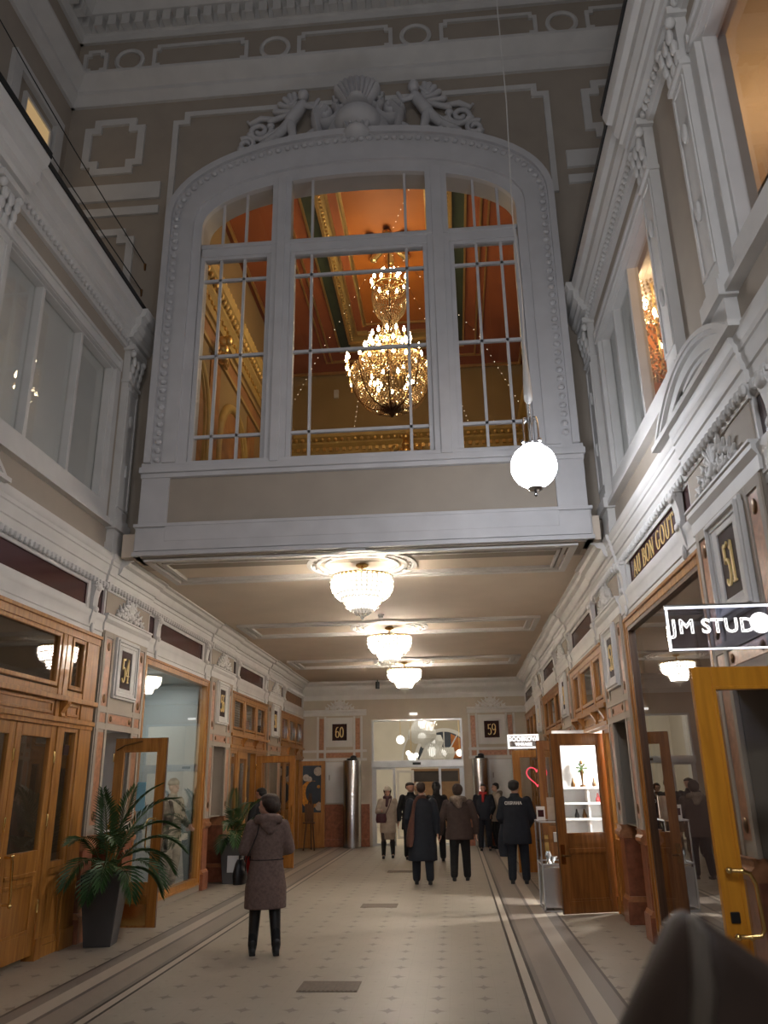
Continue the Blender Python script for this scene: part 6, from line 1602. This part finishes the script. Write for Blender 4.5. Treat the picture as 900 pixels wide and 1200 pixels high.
# ================================================================== LIGHT, CAMERA
def area(name, loc, rot, size, energy, col, sy=None):
    l = bpy.data.lights.new(name, 'AREA'); l.energy = energy; l.color = col; l.size = size
    if sy: l.shape = 'RECTANGLE'; l.size_y = sy
    o = bpy.data.objects.new(name, l); COL.objects.link(o); o.location = loc; o.rotation_euler = rot; return o
def point(name, loc, energy, col, r=.15):
    l = bpy.data.lights.new(name, 'POINT'); l.energy = energy; l.color = col; l.shadow_soft_size = r
    o = bpy.data.objects.new(name, l); COL.objects.link(o); o.location = loc; return o
WARM = (1, .86, .68)
area('shop_ceiling_light', (wx(RIGHT, -1.0), 13.8, 3.64), (0, 0, 0), 1.0, 120, (1, .96, .90), 2.0)
area('shop_spot_light', (2.95, 13.35, 2.38), (0, math.radians(50), 0), .22, 115, (1, .96, .90))
area('shop_window_light', (wx(LEFT, -.6), 13.75, 3.66), (0, 0, 0), .6, 32, (.95, .98, .96), 2.6)
area('shop_dim_light', (wx(LEFT, -1.2), 18.8, 3.6), (0, 0, 0), 1.0, 18, WARM)
area('shop_dim_light', (wx(RIGHT, -1.2), 18.8, 3.6), (0, 0, 0), 1.0, 20, WARM)
area('shop_dim_light', (wx(RIGHT, -.45), 8.7, 3.66), (0, 0, 0), .5, 14, WARM, 2.4)
area('shop_dim_light', (wx(LEFT, -1.4), 8.7, 3.6), (0, 0, 0), .8, 12, WARM)
point('court_fill_light', (.97, 1.4, 5.0), 150, (.88, .92, 1), .245)  # unseen fill lights, added at presumed globe spots to brighten the court
point('court_fill_light', (.97, -5.0, 5.0), 150, (.88, .92, 1), .245)
point('court_fill_light', (-1.2, -4.2, 8.2), 270, (.96, .97, 1), .3)  # extra unseen fill, added high up behind the camera
area('lobby_ceiling_light', (-1.1, 30, 6.4), (0, 0, 0), 4, 300, (1, .93, .82), 6)
point('upper_room_light', (3.6, 7.0, 7.6), 60, (1, .60, .26), .3)
w = bpy.data.worlds.new('night_sky'); scene.world = w; w.use_nodes = True
bg = w.node_tree.nodes['Background']; bg.inputs['Color'].default_value = (.55, .63, .85, 1); bg.inputs['Strength'].default_value = .12

cam = bpy.data.cameras.new('camera'); co = bpy.data.objects.new('camera', cam); COL.objects.link(co)
YAW, PITCH, ROLL = 8.05155787e-02, 3.28495534e-01, -1.60316169e-02
cy_, sy_, cp_, sp_, cr_, sr_ = math.cos(YAW), math.sin(YAW), math.cos(PITCH), math.sin(PITCH), math.cos(ROLL), math.sin(ROLL)
f_ = Vector((-sy_ * cp_, cy_ * cp_, sp_)); r_ = Vector((cy_, sy_, 0)); u_ = r_.cross(f_)
r2, u2 = r_ * cr_ + u_ * sr_, -r_ * sr_ + u_ * cr_
co.matrix_world = Matrix(((r2.x, u2.x, -f_.x, 0), (r2.y, u2.y, -f_.y, 0), (r2.z, u2.z, -f_.z, 1.8), (0, 0, 0, 1)))
cam.sensor_fit = 'VERTICAL'; cam.sensor_height = 36; cam.lens = 931.09 / 1200 * 36
cam.clip_start = .05; cam.clip_end = 200
cam.dof.use_dof = True; cam.dof.focus_distance = 13; cam.dof.aperture_fstop = 3.2
scene.camera = co
vs_ = scene.view_settings; vs_.view_transform = 'Standard'; vs_.look = 'None'; vs_.gamma = 1; vs_.use_curve_mapping = False; vs_.exposure = 0.0
cy = scene.cycles
cy.use_denoising = True; cy.max_bounces = 8; cy.diffuse_bounces = 4; cy.glossy_bounces = 4; cy.transparent_max_bounces = 12; cy.transmission_bounces = 4
cy.sample_clamp_indirect = 6; cy.sample_clamp_direct = 0; cy.caustics_reflective = False; cy.caustics_refractive = False
